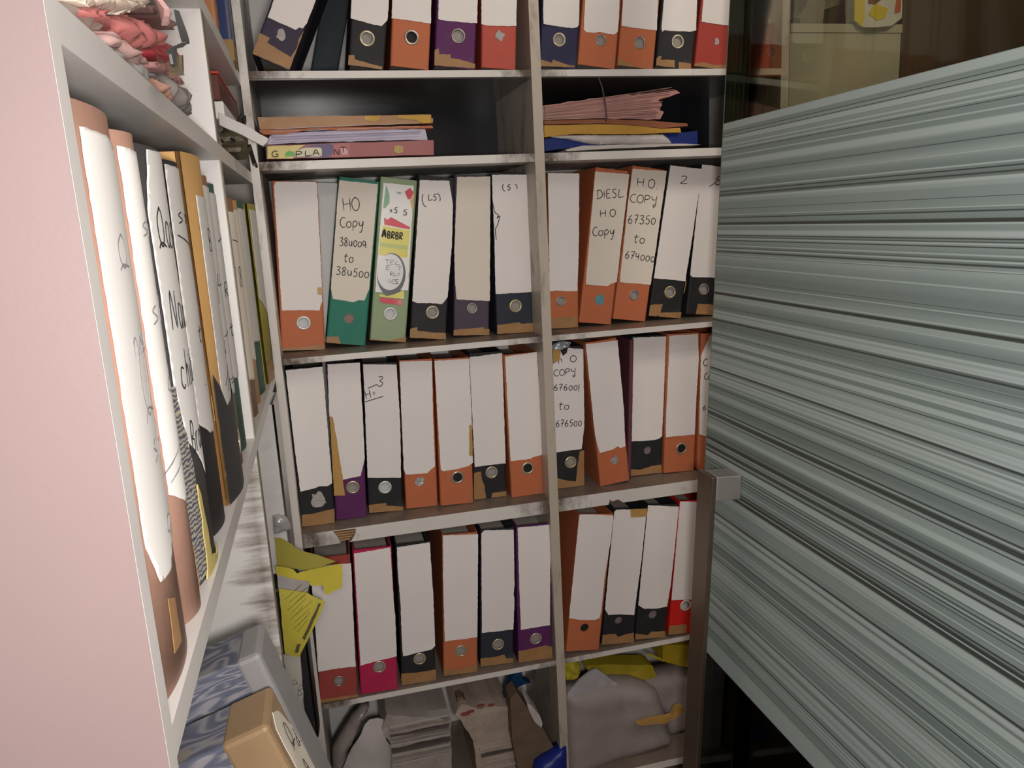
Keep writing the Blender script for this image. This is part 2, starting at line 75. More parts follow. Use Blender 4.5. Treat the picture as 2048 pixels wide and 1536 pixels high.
{'n': 'bright orange lever arch file in the middle of the lowest row', 'row': '5L', 'c': 'orange', 'o': [0.1479, 0.0151, 0.4351], 't': 0.0603, 'w': 0.0826, 'h': 0.355, 'l': [[0.0017, 0.355], [0.0011, 0.2252], [0.0037, 0.0904], [0.0411, 0.09], [0.0817, 0.0904], [0.0836, 0.3502]], 'lc': 'w', 'hole': [0.042, 0.0595, 0.0167, 'cream'], 'tp': [[[0.0006, 0.0195], [0.0407, 0.0099], [0.0813, 0.0195], [0.0813, 0.0], [0.001, 0.0]]], 'tx': []},
{'n': 'blue-black lever arch file beside the purple one in the lowest row', 'row': '5L', 'c': 'blackblue', 'o': [0.24, 0.0252, 0.4351], 't': 0.0615, 'w': 0.0816, 'h': 0.3486, 'l': [[0.001, 0.3411], [0.008, 0.3484], [0.0785, 0.3436], [0.0826, 0.2028], [0.0801, 0.1805], [0.0826, 0.1649], [0.0803, 0.0888], [0.0403, 0.0881], [0.0028, 0.089]], 'lc': 'w', 'hole': [0.043, 0.053, 0.017, 'cream'], 'tp': [[[-0.0003, 0.022], [0.0297, 0.021], [0.0589, 0.0237], [0.0634, 0.0125], [0.0814, 0.0116], [0.0815, 0.0], [-0.0003, 0.0]]], 'tx': []},
{'n': 'purple lever arch file beside the middle upright in the lowest row', 'row': '5L', 'c': 'purple', 'o': [0.332, 0.0143, 0.433], 't': 0.0349, 'w': 0.0849, 'h': 0.351, 'l': [[0.0029, 0.3488], [0.0045, 0.2185], [0.0068, 0.0869], [0.0428, 0.088], [0.0798, 0.0894], [0.083, 0.3472]], 'lc': 'w', 'hole': [0.0443, 0.0578, 0.0171, 'cream'], 'tp': [[[-0.0005, 0.0312], [0.0311, 0.0326], [0.0683, 0.0364], [0.0854, 0.0296], [0.0854, 0.0], [-0.0005, 0.0002]]], 'tx': []},
{'n': 'orange lever arch file leaning right with bare dark hole, first in the lowest right row', 'row': '5R', 'c': 'orange', 'o': [0.4522, 0.0108, 0.4416], 't': 0.132, 'w': 0.0873, 'h': 0.355, 'l': [[-0.0006, 0.3512], [0.0026, 0.355], [0.0132, 0.355], [0.0319, 0.355], [0.0867, 0.351], [0.087, 0.2919], [0.0808, 0.1911], [0.0813, 0.1055], [0.0782, 0.0856], [0.065, 0.081], [0.0258, 0.0834], [-0.001, 0.089]], 'lc': 'w', 'hole': [0.0426, 0.0608, 0.0132, 'darkplain'], 'tp': [], 'tx': []},
{'n': 'black lever arch file with an orange tape tab at top of its label', 'row': '5R', 'c': 'black', 'o': [0.5466, 0.0132, 0.4402], 't': 0.1193, 'w': 0.085, 'h': 0.355, 'l': [[-0.0003, 0.3489], [0.0059, 0.354], [0.0398, 0.3535], [0.0838, 0.3501], [0.0834, 0.2123], [0.0781, 0.0767], [0.0359, 0.08], [0.0099, 0.0799], [-0.001, 0.0963], [-0.001, 0.2295]], 'lc': 'w', 'hole': [0.0393, 0.0623, 0.012, 'mauve'], 'tp': [[[-0.0005, 0.0268], [0.034, 0.0275], [0.0419, 0.0181], [0.0554, 0.0225], [0.083, 0.0276], [0.0855, 0.0], [-0.0005, 0.0]], [[0.0395, 0.355], [0.084, 0.355], [0.0854, 0.3354], [0.0442, 0.3335]]], 'tx': []},
{'n': 'black lever arch file with blank label left of the bright red one', 'row': '5R', 'c': 'black', 'o': [0.6344, 0.0103, 0.4394], 't': 0.1149, 'w': 0.0811, 'h': 0.355, 'l': [[-0.001, 0.3548], [-0.001, 0.1835], [-0.001, 0.0933], [0.0164, 0.0823], [0.0519, 0.0811], [0.0783, 0.0847], [0.0821, 0.1442], [0.082, 0.2481], [0.0821, 0.3484]], 'lc': 'w', 'hole': [0.0423, 0.0641, 0.0142, 'mauve'], 'tp': [[[-0.0005, 0.016], [0.0344, 0.0097], [0.0406, 0.0181], [0.0801, 0.017], [0.0816, 0.0], [0.0001, 0.0]]], 'tx': []},
{'n': 'bright red lever arch file with white ring beside the door handle', 'row': '5R', 'c': 'brightred', 'o': [0.7234, 0.0058, 0.4377], 't': 0.0941, 'w': 0.0812, 'h': 0.355, 'l': [[0.0, 0.355], [-0.0004, 0.2208], [-0.001, 0.0956], [0.0359, 0.0932], [0.0715, 0.0917], [0.0789, 0.3503]], 'lc': 'w', 'hole': [0.0403, 0.0773, 0.0153, 'white'], 'tp': [[[-0.0005, 0.0244], [0.0475, 0.0255], [0.0496, 0.0], [-0.0005, 0.0]]], 'tx': []}]
SHP={
'pinkfile':('y', 0.003, [[-0.1209, 1.6255], [0.2085, 1.6237], [0.2104, 1.6508], [0.2095, 1.6528], [-0.118, 1.6508]]),
'pinklabel':('y', 0.002, [[-0.1189, 1.6257], [-0.1163, 1.6487], [0.0412, 1.6512], [0.04, 1.6239]]),
'pl_yel':('y', 0.002, [[-0.1163, 1.6487], [-0.0452, 1.65], [-0.0615, 1.6406], [-0.0708, 1.6246], [-0.1189, 1.6257]]),
'pl_green':('y', 0.002, [[-0.0848, 1.6356], [-0.0768, 1.6401], [-0.0676, 1.637], [-0.0665, 1.6294], [-0.0855, 1.629]]),
'pl_blue':('y', 0.002, [[-0.0417, 1.6467], [-0.0261, 1.6495], [0.003, 1.6503], [0.0104, 1.6463], [0.0049, 1.6302], [-0.0092, 1.6254], [-0.015, 1.6256], [-0.0141, 1.6441]]),
'pl_cream':('y', 0.002, [[-0.0615, 1.6406], [-0.0477, 1.644], [-0.017, 1.644], [-0.0138, 1.6412], [-0.015, 1.6288], [-0.0206, 1.6271], [-0.0666, 1.6279]]),
'pl_red':('y', 0.002, [[0.0107, 1.6491], [0.0411, 1.6508], [0.0397, 1.6243], [0.0024, 1.6245]]),
'pl_pink':('y', 0.002, [[0.0217, 1.6421], [0.0315, 1.6422], [0.0367, 1.635], [0.0342, 1.6293], [0.0244, 1.6296]]),
'pinkhole':('y', 0.002, [[0.129, 1.6421], [0.1373, 1.6448], [0.1471, 1.6416], [0.1463, 1.6309], [0.1369, 1.6282], [0.1285, 1.6314]]),
'pl_txt':('y', 0.002, [[-0.11, 1.6298], [-0.0981, 1.6351], [-0.091, 1.6311], [-0.0647, 1.6284], [-0.0547, 1.6329], [-0.0473, 1.6298], [-0.0379, 1.6371], [-0.0319, 1.6303], [-0.0217, 1.6357], [0.0088, 1.63], [0.0173, 1.6365], [0.0209, 1.6335], [0.0328, 1.6351]]),
'papers':('y', 0.015, [[-0.1203, 1.6539], [-0.1146, 1.6622], [-0.1099, 1.6704], [-0.0926, 1.6736], [-0.0234, 1.6761], [0.0353, 1.6773], [0.1149, 1.6769], [0.1964, 1.676], [0.1982, 1.6662], [0.2, 1.6547], [0.093, 1.656], [-0.0448, 1.6557]]),
'ofolder':('y', 0.012, [[-0.1208, 1.6724], [-0.1278, 1.6768], [-0.1291, 1.6815], [-0.0227, 1.6828], [0.2109, 1.6822], [0.2131, 1.6773], [0.1308, 1.6771], [0.0508, 1.6754], [-0.023, 1.6801], [-0.0812, 1.6724]]),
'tanbox':('y', 0.01, [[-0.1291, 1.7049], [0.2101, 1.7035], [0.21, 1.6966], [0.2137, 1.6956], [0.2127, 1.6878], [0.2089, 1.6865], [0.0753, 1.6852], [-0.0226, 1.6833], [-0.1271, 1.6818]]),
'tanpatch':('y', 0.01, [[0.0748, 1.7021], [0.1068, 1.704], [0.104, 1.6948], [0.0978, 1.6926], [0.0761, 1.6944]]),
'tanpatch2':('y', 0.01, [[0.1407, 1.7022], [0.2091, 1.7031], [0.2085, 1.6869], [0.1924, 1.6861], [0.1766, 1.6934], [0.1423, 1.697]]),
'r_pink':('y', 0.01, [[0.4491, 1.7172], [0.5891, 1.7325], [0.7544, 1.7443], [0.7637, 1.7386], [0.7253, 1.7294], [0.7108, 1.7246], [0.7208, 1.7168], [0.7149, 1.7042], [0.725, 1.7002], [0.7161, 1.6851], [0.6729, 1.6859], [0.5324, 1.6911], [0.4492, 1.6882]]),
'r_brown':('y', 0.01, [[0.4491, 1.6872], [0.5879, 1.687], [0.7016, 1.6815], [0.7805, 1.6748], [0.782, 1.6688], [0.7159, 1.6659], [0.6327, 1.6753], [0.5876, 1.6782], [0.4501, 1.6795]]),
'r_yellow':('y', 0.01, [[0.4493, 1.6778], [0.5876, 1.6767], [0.6327, 1.6743], [0.7159, 1.6651], [0.7628, 1.6656], [0.7657, 1.6557], [0.6437, 1.6552], [0.5175, 1.6587], [0.449, 1.6531]]),
'r_blue':('y', 0.02, [[0.4518, 1.6503], [0.4738, 1.6535], [0.7234, 1.6539], [0.8109, 1.6592], [0.8112, 1.6303], [0.562, 1.6336], [0.506, 1.63], [0.4535, 1.6257]]),
'r_bag':('y', 0.006, [[0.4587, 1.6561], [0.5161, 1.6572], [0.642, 1.654], [0.7256, 1.6536], [0.7401, 1.6416], [0.7465, 1.6316], [0.6416, 1.6334], [0.557, 1.6366], [0.5103, 1.6474]]),
'r_white':('y', 0.003, [[0.492, 1.626], [0.5336, 1.6334], [0.669, 1.6323], [0.7709, 1.6309], [0.8096, 1.6276], [0.6118, 1.6254], [0.4974, 1.6226]]),
'bt_plastic':('y', 0.1, [[-0.1454, 0.0815], [-0.1286, 0.2191], [-0.0995, 0.2618], [-0.0741, 0.2967], [-0.0471, 0.3177], [-0.0295, 0.3155], [-0.0367, 0.3018], [-0.0466, 0.2905], [-0.0545, 0.2684], [-0.0721, 0.2383], [-0.0898, 0.208], [-0.099, 0.0815]]),
'bt_sheet':('y', 0.07, [[-0.1119, 0.2036], [-0.092, 0.2446], [-0.078, 0.2699], [-0.0563, 0.3001], [-0.0456, 0.3211], [-0.0332, 0.33], [-0.0129, 0.3271], [0.0044, 0.3149], [0.0001, 0.2906], [0.0025, 0.2663], [0.0137, 0.2399], [0.0053, 0.0815], [-0.118, 0.0815]]),
'bt_bundle':('y', 0.05, [[0.0037, 0.3271], [0.0084, 0.3393], [0.1112, 0.3096], [0.1612, 0.2899], [0.151, 0.0815], [0.0055, 0.0815], [0.0116, 0.2549], [-0.0065, 0.3011]]),
'bt_bundle2':('y', 0.06, [[0.173, 0.2925], [0.1836, 0.3093], [0.1945, 0.3183], [0.2398, 0.293], [0.2733, 0.2972], [0.3151, 0.2841], [0.3158, 0.2292], [0.317, 0.1835], [0.3256, 0.0815], [0.2206, 0.0815], [0.2139, 0.2135], [0.1853, 0.2821]]),
'bt_flap':('y', 0.08, [[0.1849, 0.3264], [0.1987, 0.3257], [0.2097, 0.3065], [0.1971, 0.3006], [0.1843, 0.2972]]),
'bt_brown':('y', 0.02, [[0.3063, 0.3392], [0.3243, 0.3527], [0.345, 0.3118], [0.3842, 0.2416], [0.4254, 0.1475], [0.4152, 0.0815], [0.3239, 0.0815], [0.307, 0.2206], [0.3075, 0.2973]]),
'bt_bluehandle':('y', 0.1, [[0.3049, 0.2794], [0.3133, 0.3013], [0.3217, 0.3231], [0.3317, 0.3405], [0.3413, 0.3522], [0.3595, 0.352], [0.3568, 0.3353], [0.3653, 0.3233], [0.3814, 0.314], [0.3649, 0.3139], [0.3482, 0.3096], [0.3403, 0.2975], [0.3307, 0.2877], [0.3213, 0.2814], [0.3119, 0.2755], [0.3065, 0.2761]]),
'bt_blue':('y', -0.02, [[0.3598, 0.1525], [0.4375, 0.1899], [0.4347, 0.1025], [0.3514, 0.1234]]),
'bt_ticket':('y', 0.012, [[0.3467, 0.3206], [0.3569, 0.3145], [0.3782, 0.2793], [0.3842, 0.2549], [0.3802, 0.2452], [0.3651, 0.2631], [0.351, 0.3006]]),
'rb_yel':('y', 0.05, [[0.4614, 0.386], [0.4814, 0.385], [0.4928, 0.3842], [0.5064, 0.3602], [0.4998, 0.3341], [0.4908, 0.3238], [0.4622, 0.3304]]),
'rb_fold':('y', 0.09, [[0.5271, 0.3374], [0.5405, 0.3384], [0.7033, 0.3068], [0.7172, 0.2992], [0.7307, 0.2546], [0.6502, 0.2613], [0.6226, 0.2581], [0.5631, 0.2961], [0.5369, 0.3203]]),
'rb_yel2':('y', 0.06, [[0.732, 0.3769], [0.8447, 0.3549], [0.8417, 0.2855], [0.8134, 0.2929], [0.7822, 0.304], [0.7315, 0.3301]]),
'rb_strip':('y', 0.07, [[0.6875, 0.3534], [0.6981, 0.3535], [0.7194, 0.3392], [0.7469, 0.3211], [0.7376, 0.3204]]),
'rb_grey':('y', 0.05, [[0.4618, 0.2808], [0.4639, 0.2988], [0.4967, 0.3286], [0.5263, 0.347], [0.5439, 0.3519], [0.5753, 0.3199], [0.6071, 0.2868], [0.5361, 0.2833]]),
'rb_sheet':('y', 0.03, [[0.4544, 0.2955], [0.5584, 0.3037], [0.6022, 0.2999], [0.6465, 0.2881], [0.6911, 0.2661], [0.7151, 0.2452], [0.733, 0.1904], [0.7449, 0.1266], [0.7595, 0.0815], [0.448, 0.0467]]),
'rb_sheet2':('y', 0.08, [[0.6219, 0.271], [0.7262, 0.2682], [0.8426, 0.2699], [0.8428, 0.0815], [0.7579, 0.0815], [0.7438, 0.154]]),
'rb_ochre':('y', 0.02, [[0.6347, 0.1988], [0.6707, 0.2017], [0.7314, 0.2001], [0.7468, 0.2227], [0.7621, 0.2232], [0.7697, 0.205], [0.7497, 0.1967], [0.7129, 0.1827], [0.6705, 0.1897]]),
'rb_paperR':('y', 0.02, [[0.8427, 0.369], [0.8712, 0.3994], [0.8684, 0.387], [0.847, 0.3566]]),
'rb_paperR2':('y', 0.05, [[0.8516, 0.3353], [0.8955, 0.3384], [0.9167, 0.2926], [0.8605, 0.2981]]),
'gl_bag':('y', 0.03, [[1.1338, 1.7748], [1.1602, 1.7929], [1.1743, 1.8111], [1.1886, 1.8232], [1.2204, 1.8353], [1.2522, 1.8496], [1.3166, 1.8742], [1.3405, 1.8804], [1.3475, 1.7733], [1.2369, 1.7576], [1.1626, 1.7377]]),
'gl_packet':('y', -0.01, [[1.1765, 1.9569], [1.3049, 1.9593], [1.3076, 1.9183], [1.308, 1.8927], [1.2949, 1.8837], [1.2733, 1.8727], [1.2315, 1.8694], [1.207, 1.8702], [1.1947, 1.8741], [1.1832, 1.8857]]),
'gl_box':('y', 0.0, [[1.0327, 1.8781], [1.2046, 1.8794], [1.3149, 1.8803]]),
'gl_clutter':('y', 0.05, [[1.0726, 1.9061], [1.0868, 1.9151], [1.1007, 1.9311], [1.1093, 1.9626], [1.1922, 1.964], [1.2008, 1.9383], [1.1448, 1.9217], [1.1387, 1.8914], [1.1143, 1.8912], [1.0851, 1.8909], [1.0823, 1.9032]]),
'gl_pillar':('y', 0.0, [[1.3127, 1.913], [1.399, 1.7923]]),
'floorpatch':('z', 0.001, [[0.8513, 0.1267], [0.947, 0.1879], [1.0038, 0.0773], [1.005, -0.068], [0.7683, 0.0073]]),
'ye1':('y', -0.15, [[-0.1788, 0.9049], [-0.164, 0.9021], [-0.1477, 0.8903], [-0.1387, 0.8791], [-0.0998, 0.8601], [-0.068, 0.8401], [-0.0864, 0.838], [-0.0975, 0.8312], [-0.1332, 0.8348], [-0.1801, 0.8477]]),
'ye2':('y', -0.175, [[-0.1797, 0.863], [-0.165, 0.8614], [-0.1472, 0.8535], [-0.1419, 0.8442], [-0.1292, 0.8449], [-0.0612, 0.837], [-0.0562, 0.8351], [-0.0609, 0.7864], [-0.095, 0.7809], [-0.0967, 0.8026], [-0.1201, 0.8109], [-0.1216, 0.8211], [-0.1529, 0.8349], [-0.1792, 0.8449]]),
'ye3':('y', -0.165, [[-0.1807, 0.8363], [-0.1537, 0.8304], [-0.1288, 0.8256], [-0.1196, 0.8161], [-0.122, 0.8051], [-0.1277, 0.7875], [-0.1571, 0.7983], [-0.1817, 0.804]]),
'ye4':('y', -0.185, [[-0.1784, 0.8146], [-0.1557, 0.8064], [-0.1291, 0.7961], [-0.1176, 0.7856], [-0.0957, 0.7697], [-0.1118, 0.7417], [-0.1365, 0.7001], [-0.1567, 0.6656], [-0.1822, 0.6765], [-0.181, 0.723]]),
'ye4bar':('y', -0.187, [[-0.1089, 0.7708], [-0.1039, 0.7693], [-0.1412, 0.7036], [-0.1458, 0.7088]]),
'ye4bar2':('y', -0.187, [[-0.1572, 0.6965], [-0.15, 0.6975], [-0.1566, 0.6784], [-0.1629, 0.6788]]),
'card':('y', -0.17, [[-0.1891, 0.6654], [-0.1552, 0.6586], [-0.1603, 0.5351], [-0.1727, 0.5042], [-0.183, 0.6034]]),
'blackspine':('y', -0.02, [[-0.1431, 0.609], [-0.1354, 0.5586], [-0.1426, 0.4303], [-0.1555, 0.389], [-0.1742, 0.4339], [-0.1663, 0.5698]]),
'foil':('y', -0.15, [[-0.1785, 0.9449], [-0.1663, 0.9475], [-0.1537, 0.9413], [-0.1461, 0.9255], [-0.1461, 0.9136], [-0.1624, 0.9103], [-0.18, 0.9071]]),
'hp_tan':('x', -0.16427792909010222, [[-1.0766, 1.6255], [-1.0602, 1.6317], [-1.0394, 1.6371], [-1.023, 1.6367], [-0.9767, 1.6399], [-0.9542, 1.6382], [-0.9799, 1.6312], [-0.9944, 1.624], [-0.9998, 1.6195], [-1.0644, 1.6213]]),
'hp_green':('x', -0.19427792909010222, [[-0.9478, 1.6653], [-0.9354, 1.6639], [-0.929, 1.6553], [-0.9356, 1.6519], [-0.956, 1.651]]),
'hp_cream':('x', -0.16427792909010222, [[-1.0365, 1.6419], [-1.0358, 1.638], [-1.0199, 1.6383], [-0.9915, 1.6435], [-0.9626, 1.6496], [-0.9309, 1.6562], [-0.901, 1.665], [-0.8506, 1.68], [-0.801, 1.6965], [-0.8014, 1.7065]]),
'hp_pink':('x', -0.15827792909010222, [[-1.0532, 1.6281], [-1.0405, 1.6318], [-1.0014, 1.6395], [-0.979, 1.6428], [-0.9009, 1.6626], [-0.8618, 1.6688], [-0.8105, 1.6746], [-0.7675, 1.6731], [-0.8248, 1.6563], [-0.8533, 1.6502], [-0.8833, 1.6398], [-0.9166, 1.6316], [-0.9435, 1.6291], [-0.9644, 1.6324], [-0.9867, 1.6314], [-1.0052, 1.6337]]),
'hp_rose':('x', -0.1522779290901022, [[-1.02, 1.6232], [-1.0043, 1.6241], [-0.9829, 1.6237], [-0.9664, 1.6226], [-0.9169, 1.629], [-0.9121, 1.6261], [-0.9381, 1.6185], [-0.9894, 1.6144], [-1.0386, 1.6096], [-1.0541, 1.6104], [-1.0404, 1.6176]]),
'hp_red':('x', -0.17427792909010223, [[-0.7462, 1.6682], [-0.6932, 1.6826], [-0.6332, 1.6989], [-0.5695, 1.6973], [-0.4794, 1.6974], [-0.5794, 1.6786], [-0.6504, 1.6713], [-0.7078, 1.6642]]),
'hp_redtab':('x', -0.21427792909010224, [[-0.3527, 1.774], [-0.2038, 1.805], [-0.2093, 1.7938], [-0.3385, 1.7656]]),
'hp_mauve':('x', -0.1842779290901022, [[-0.6885, 1.7252], [-0.6338, 1.7358], [-0.5563, 1.746], [-0.4848, 1.7503], [-0.5266, 1.7386], [-0.5916, 1.73], [-0.6413, 1.7261]]),
'hp_tissue':('x', -0.16027792909010222, [[-0.8249, 1.6414], [-0.7536, 1.6517], [-0.7095, 1.655], [-0.6673, 1.6509], [-0.7402, 1.6437], [-0.8057, 1.6388]]),
'hp_grey':('x', -0.16027792909010222, [[-0.8071, 1.6371], [-0.7489, 1.6454], [-0.6844, 1.6449], [-0.6484, 1.641], [-0.6641, 1.6341], [-0.6387, 1.6269], [-0.6428, 1.619], [-0.5411, 1.6218], [-0.5791, 1.6151], [-0.7806, 1.6132], [-0.7768, 1.6294]]),
'hp_lump':('x', -0.1562779290901022, [[-0.9126, 1.6079], [-0.8809, 1.6187], [-0.8434, 1.6211], [-0.8083, 1.6211], [-0.7962, 1.6131], [-0.8335, 1.6068], [-0.8781, 1.6076]]),
'hp_film':('x', -0.1562779290901022, [[-1.0406, 1.6108], [-1.028, 1.6161], [-1.0071, 1.6146], [-0.9669, 1.6183], [-0.9138, 1.6226], [-0.9027, 1.6188], [-0.8925, 1.6133], [-0.9158, 1.6084], [-1.0018, 1.6074]]),
'hp_strap1':('x', -0.14627792909010223, [[-0.9058, 1.6665], [-0.8773, 1.6725], [-0.8457, 1.656], [-0.8503, 1.6529], [-0.8772, 1.6478]]),
'hp_strap2':('x', -0.14627792909010223, [[-0.9818, 1.6194], [-0.9288, 1.6341], [-0.8778, 1.647], [-0.8448, 1.6545], [-0.8951, 1.64], [-0.9264, 1.6327], [-0.9454, 1.6146], [-0.9607, 1.6142], [-0.962, 1.6211]]),
'hp_clip':('x', -0.14427792909010223, [[-0.9786, 1.6049], [-0.9548, 1.6147], [-0.9385, 1.6134], [-0.9255, 1.6279], [-0.9167, 1.6297], [-0.927, 1.6143], [-0.9245, 1.6128], [-0.969, 1.6048]]),
'plank':('y', -0.34, [[-0.1657, 1.665], [-0.1317, 1.648], [-0.0982, 1.6266], [-0.1009, 1.6206], [-0.1075, 1.6158], [-0.1337, 1.6314], [-0.1665, 1.6478]])}


# ---------------------------------------------------------------- materials
def s2l(c):
    return tuple(((v/255.0)/12.92 if v/255.0 <= .04045 else ((v/255.0+.055)/1.055)**2.4) for v in c)
MATS = {}
def mat(name, c, rough=.6, var=.12, scale=18, bump=.15, bscale=60, metal=0, spec=.4, dirt=0, dirtcol=(.05,.03,.02), dscale=9, coat=0, sheen=0):
    if name in MATS: return MATS[name]
    m = bpy.data.materials.new(name); m.use_nodes = True; nt = m.node_tree; N = nt.nodes; L = nt.links
    p = N['Principled BSDF']; p.inputs['Roughness'].default_value = rough; p.inputs['Metallic'].default_value = metal
    p.inputs['Specular IOR Level'].default_value = spec; p.inputs['Coat Weight'].default_value = coat
    tc = N.new('ShaderNodeTexCoord')
    n1 = N.new('ShaderNodeTexNoise'); n1.inputs['Scale'].default_value = scale; n1.inputs['Detail'].default_value = 5
    L.new(tc.outputs['Object'], n1.inputs['Vector'])
    mx = N.new('ShaderNodeMix'); mx.data_type = 'RGBA'
    a = tuple(min(1, v*(1-var)) for v in c)+(1,); b = tuple(min(1, v*(1+var)+var*.02) for v in c)+(1,)
    mx.inputs[6].default_value = a; mx.inputs[7].default_value = b
    L.new(n1.outputs['Fac'], mx.inputs[0]); out = mx.outputs[2]
    if dirt:
        n2 = N.new('ShaderNodeTexNoise'); n2.inputs['Scale'].default_value = dscale; n2.inputs['Detail'].default_value = 8; n2.inputs['Roughness'].default_value = .65
        L.new(tc.outputs['Object'], n2.inputs['Vector'])
        r = N.new('ShaderNodeMapRange'); r.inputs[1].default_value = .52; r.inputs[2].default_value = .75; r.inputs[3].default_value = 0; r.inputs[4].default_value = dirt
        L.new(n2.outputs['Fac'], r.inputs[0])
        m2 = N.new('ShaderNodeMix'); m2.data_type = 'RGBA'; m2.inputs[7].default_value = dirtcol+(1,)
        L.new(r.outputs[0], m2.inputs[0]); L.new(out, m2.inputs[6]); out = m2.outputs[2]
    L.new(out, p.inputs['Base Color'])
    if bump:
        n3 = N.new('ShaderNodeTexNoise'); n3.inputs['Scale'].default_value = bscale; n3.inputs['Detail'].default_value = 4
        L.new(tc.outputs['Object'], n3.inputs['Vector'])
        bp = N.new('ShaderNodeBump'); bp.inputs['Strength'].default_value = bump; bp.inputs['Distance'].default_value = .002
        L.new(n3.outputs['Fac'], bp.inputs['Height']); L.new(bp.outputs[0], p.inputs['Normal'])
    MATS[name] = m; return m

def grime(name, c, joints, rough=.35, amount=1.0, base=0.0, stretch=(1, 1, .6), tone=(.06, .04, .025), top=0):
    """white laminate with brown-black grime gathered round the joints at the given x (mesh space)"""
    m = bpy.data.materials.new(name); m.use_nodes = True; nt = m.node_tree; N = nt.nodes; L = nt.links
    p = N['Principled BSDF']; p.inputs['Roughness'].default_value = rough
    tc = N.new('ShaderNodeTexCoord'); sp = N.new('ShaderNodeSeparateXYZ'); L.new(tc.outputs['Object'], sp.inputs[0])
    fac = None
    for jx, jw in joints:
        d = N.new('ShaderNodeMath'); d.operation = 'SUBTRACT'; d.inputs[1].default_value = jx; L.new(sp.outputs[0], d.inputs[0])
        ab = N.new('ShaderNodeMath'); ab.operation = 'ABSOLUTE'; L.new(d.outputs[0], ab.inputs[0])
        mr = N.new('ShaderNodeMapRange'); mr.inputs[1].default_value = jw; mr.inputs[2].default_value = 0; mr.inputs[3].default_value = 0; mr.inputs[4].default_value = 1
        L.new(ab.outputs[0], mr.inputs[0])
        if fac is None: fac = mr.outputs[0]
        else:
            q = N.new('ShaderNodeMath'); q.operation = 'MAXIMUM'; L.new(fac, q.inputs[0]); L.new(mr.outputs[0], q.inputs[1]); fac = q.outputs[0]
    n = N.new('ShaderNodeTexNoise'); n.inputs['Scale'].default_value = 16; n.inputs['Detail'].default_value = 9; n.inputs['Roughness'].default_value = .7
    mp = N.new('ShaderNodeMapping'); mp.inputs['Scale'].default_value = stretch; L.new(tc.outputs['Object'], mp.inputs[0]); L.new(mp.outputs[0], n.inputs['Vector'])
    if fac is None:
        v = N.new('ShaderNodeValue'); v.outputs[0].default_value = 0; fac = v.outputs[0]
    ad = N.new('ShaderNodeMath'); ad.operation = 'MULTIPLY_ADD'; ad.inputs[1].default_value = .33*amount; L.new(fac, ad.inputs[0]); L.new(n.outputs['Fac'], ad.inputs[2])
    mr = N.new('ShaderNodeMapRange'); mr.inputs[1].default_value = .60-base; mr.inputs[2].default_value = .86-base; mr.inputs[3].default_value = 0; mr.inputs[4].default_value = .95
    L.new(ad.outputs[0], mr.inputs[0])
    n4 = N.new('ShaderNodeTexNoise'); n4.inputs['Scale'].default_value = 5; L.new(tc.outputs['Object'], n4.inputs['Vector'])
    m0 = N.new('ShaderNodeMix'); m0.data_type = 'RGBA'; m0.inputs[6].default_value = tuple(v*.88 for v in c)+(1,); m0.inputs[7].default_value = tuple(min(1,v*1.06) for v in c)+(1,); L.new(n4.outputs['Fac'], m0.inputs[0])
    m1 = N.new('ShaderNodeMix'); m1.data_type = 'RGBA'; m1.inputs[7].default_value = tone+(1,)
    L.new(mr.outputs[0], m1.inputs[0]); L.new(m0.outputs[2], m1.inputs[6]); L.new(m1.outputs[2], p.inputs['Base Color'])
    if top:
        ge = N.new('ShaderNodeNewGeometry'); sz = N.new('ShaderNodeSeparateXYZ'); L.new(ge.outputs['True Normal'], sz.inputs[0])
        tm = N.new('ShaderNodeMapRange'); tm.inputs[1].default_value = .5; tm.inputs[2].default_value = .6; tm.inputs[4].default_value = top; L.new(sz.outputs[2], tm.inputs[0])
        n5 = N.new('ShaderNodeTexNoise'); n5.inputs['Scale'].default_value = 30; n5.inputs['Detail'].default_value = 6; L.new(tc.outputs['Object'], n5.inputs['Vector'])
        dc = N.new('ShaderNodeMix'); dc.data_type = 'RGBA'; dc.inputs[6].default_value = (.075, .05, .036, 1); dc.inputs[7].default_value = (.25, .185, .14, 1); L.new(n5.outputs['Fac'], dc.inputs[0])
        mt = N.new('ShaderNodeMix'); mt.data_type = 'RGBA'; L.new(tm.outputs[0], mt.inputs[0]); L.new(m1.outputs[2], mt.inputs[6]); L.new(dc.outputs[2], mt.inputs[7]); L.new(mt.outputs[2], p.inputs['Base Color'])
    ro = N.new('ShaderNodeMapRange'); ro.inputs[3].default_value = rough; ro.inputs[4].default_value = .85; L.new(mr.outputs[0], ro.inputs[0]); L.new(ro.outputs[0], p.inputs['Roughness'])
    bp = N.new('ShaderNodeBump'); bp.inputs['Strength'].default_value = .1; bp.inputs['Distance'].default_value = .001; L.new(n.outputs['Fac'], bp.inputs['Height']); L.new(bp.outputs[0], p.inputs['Normal'])
    return m

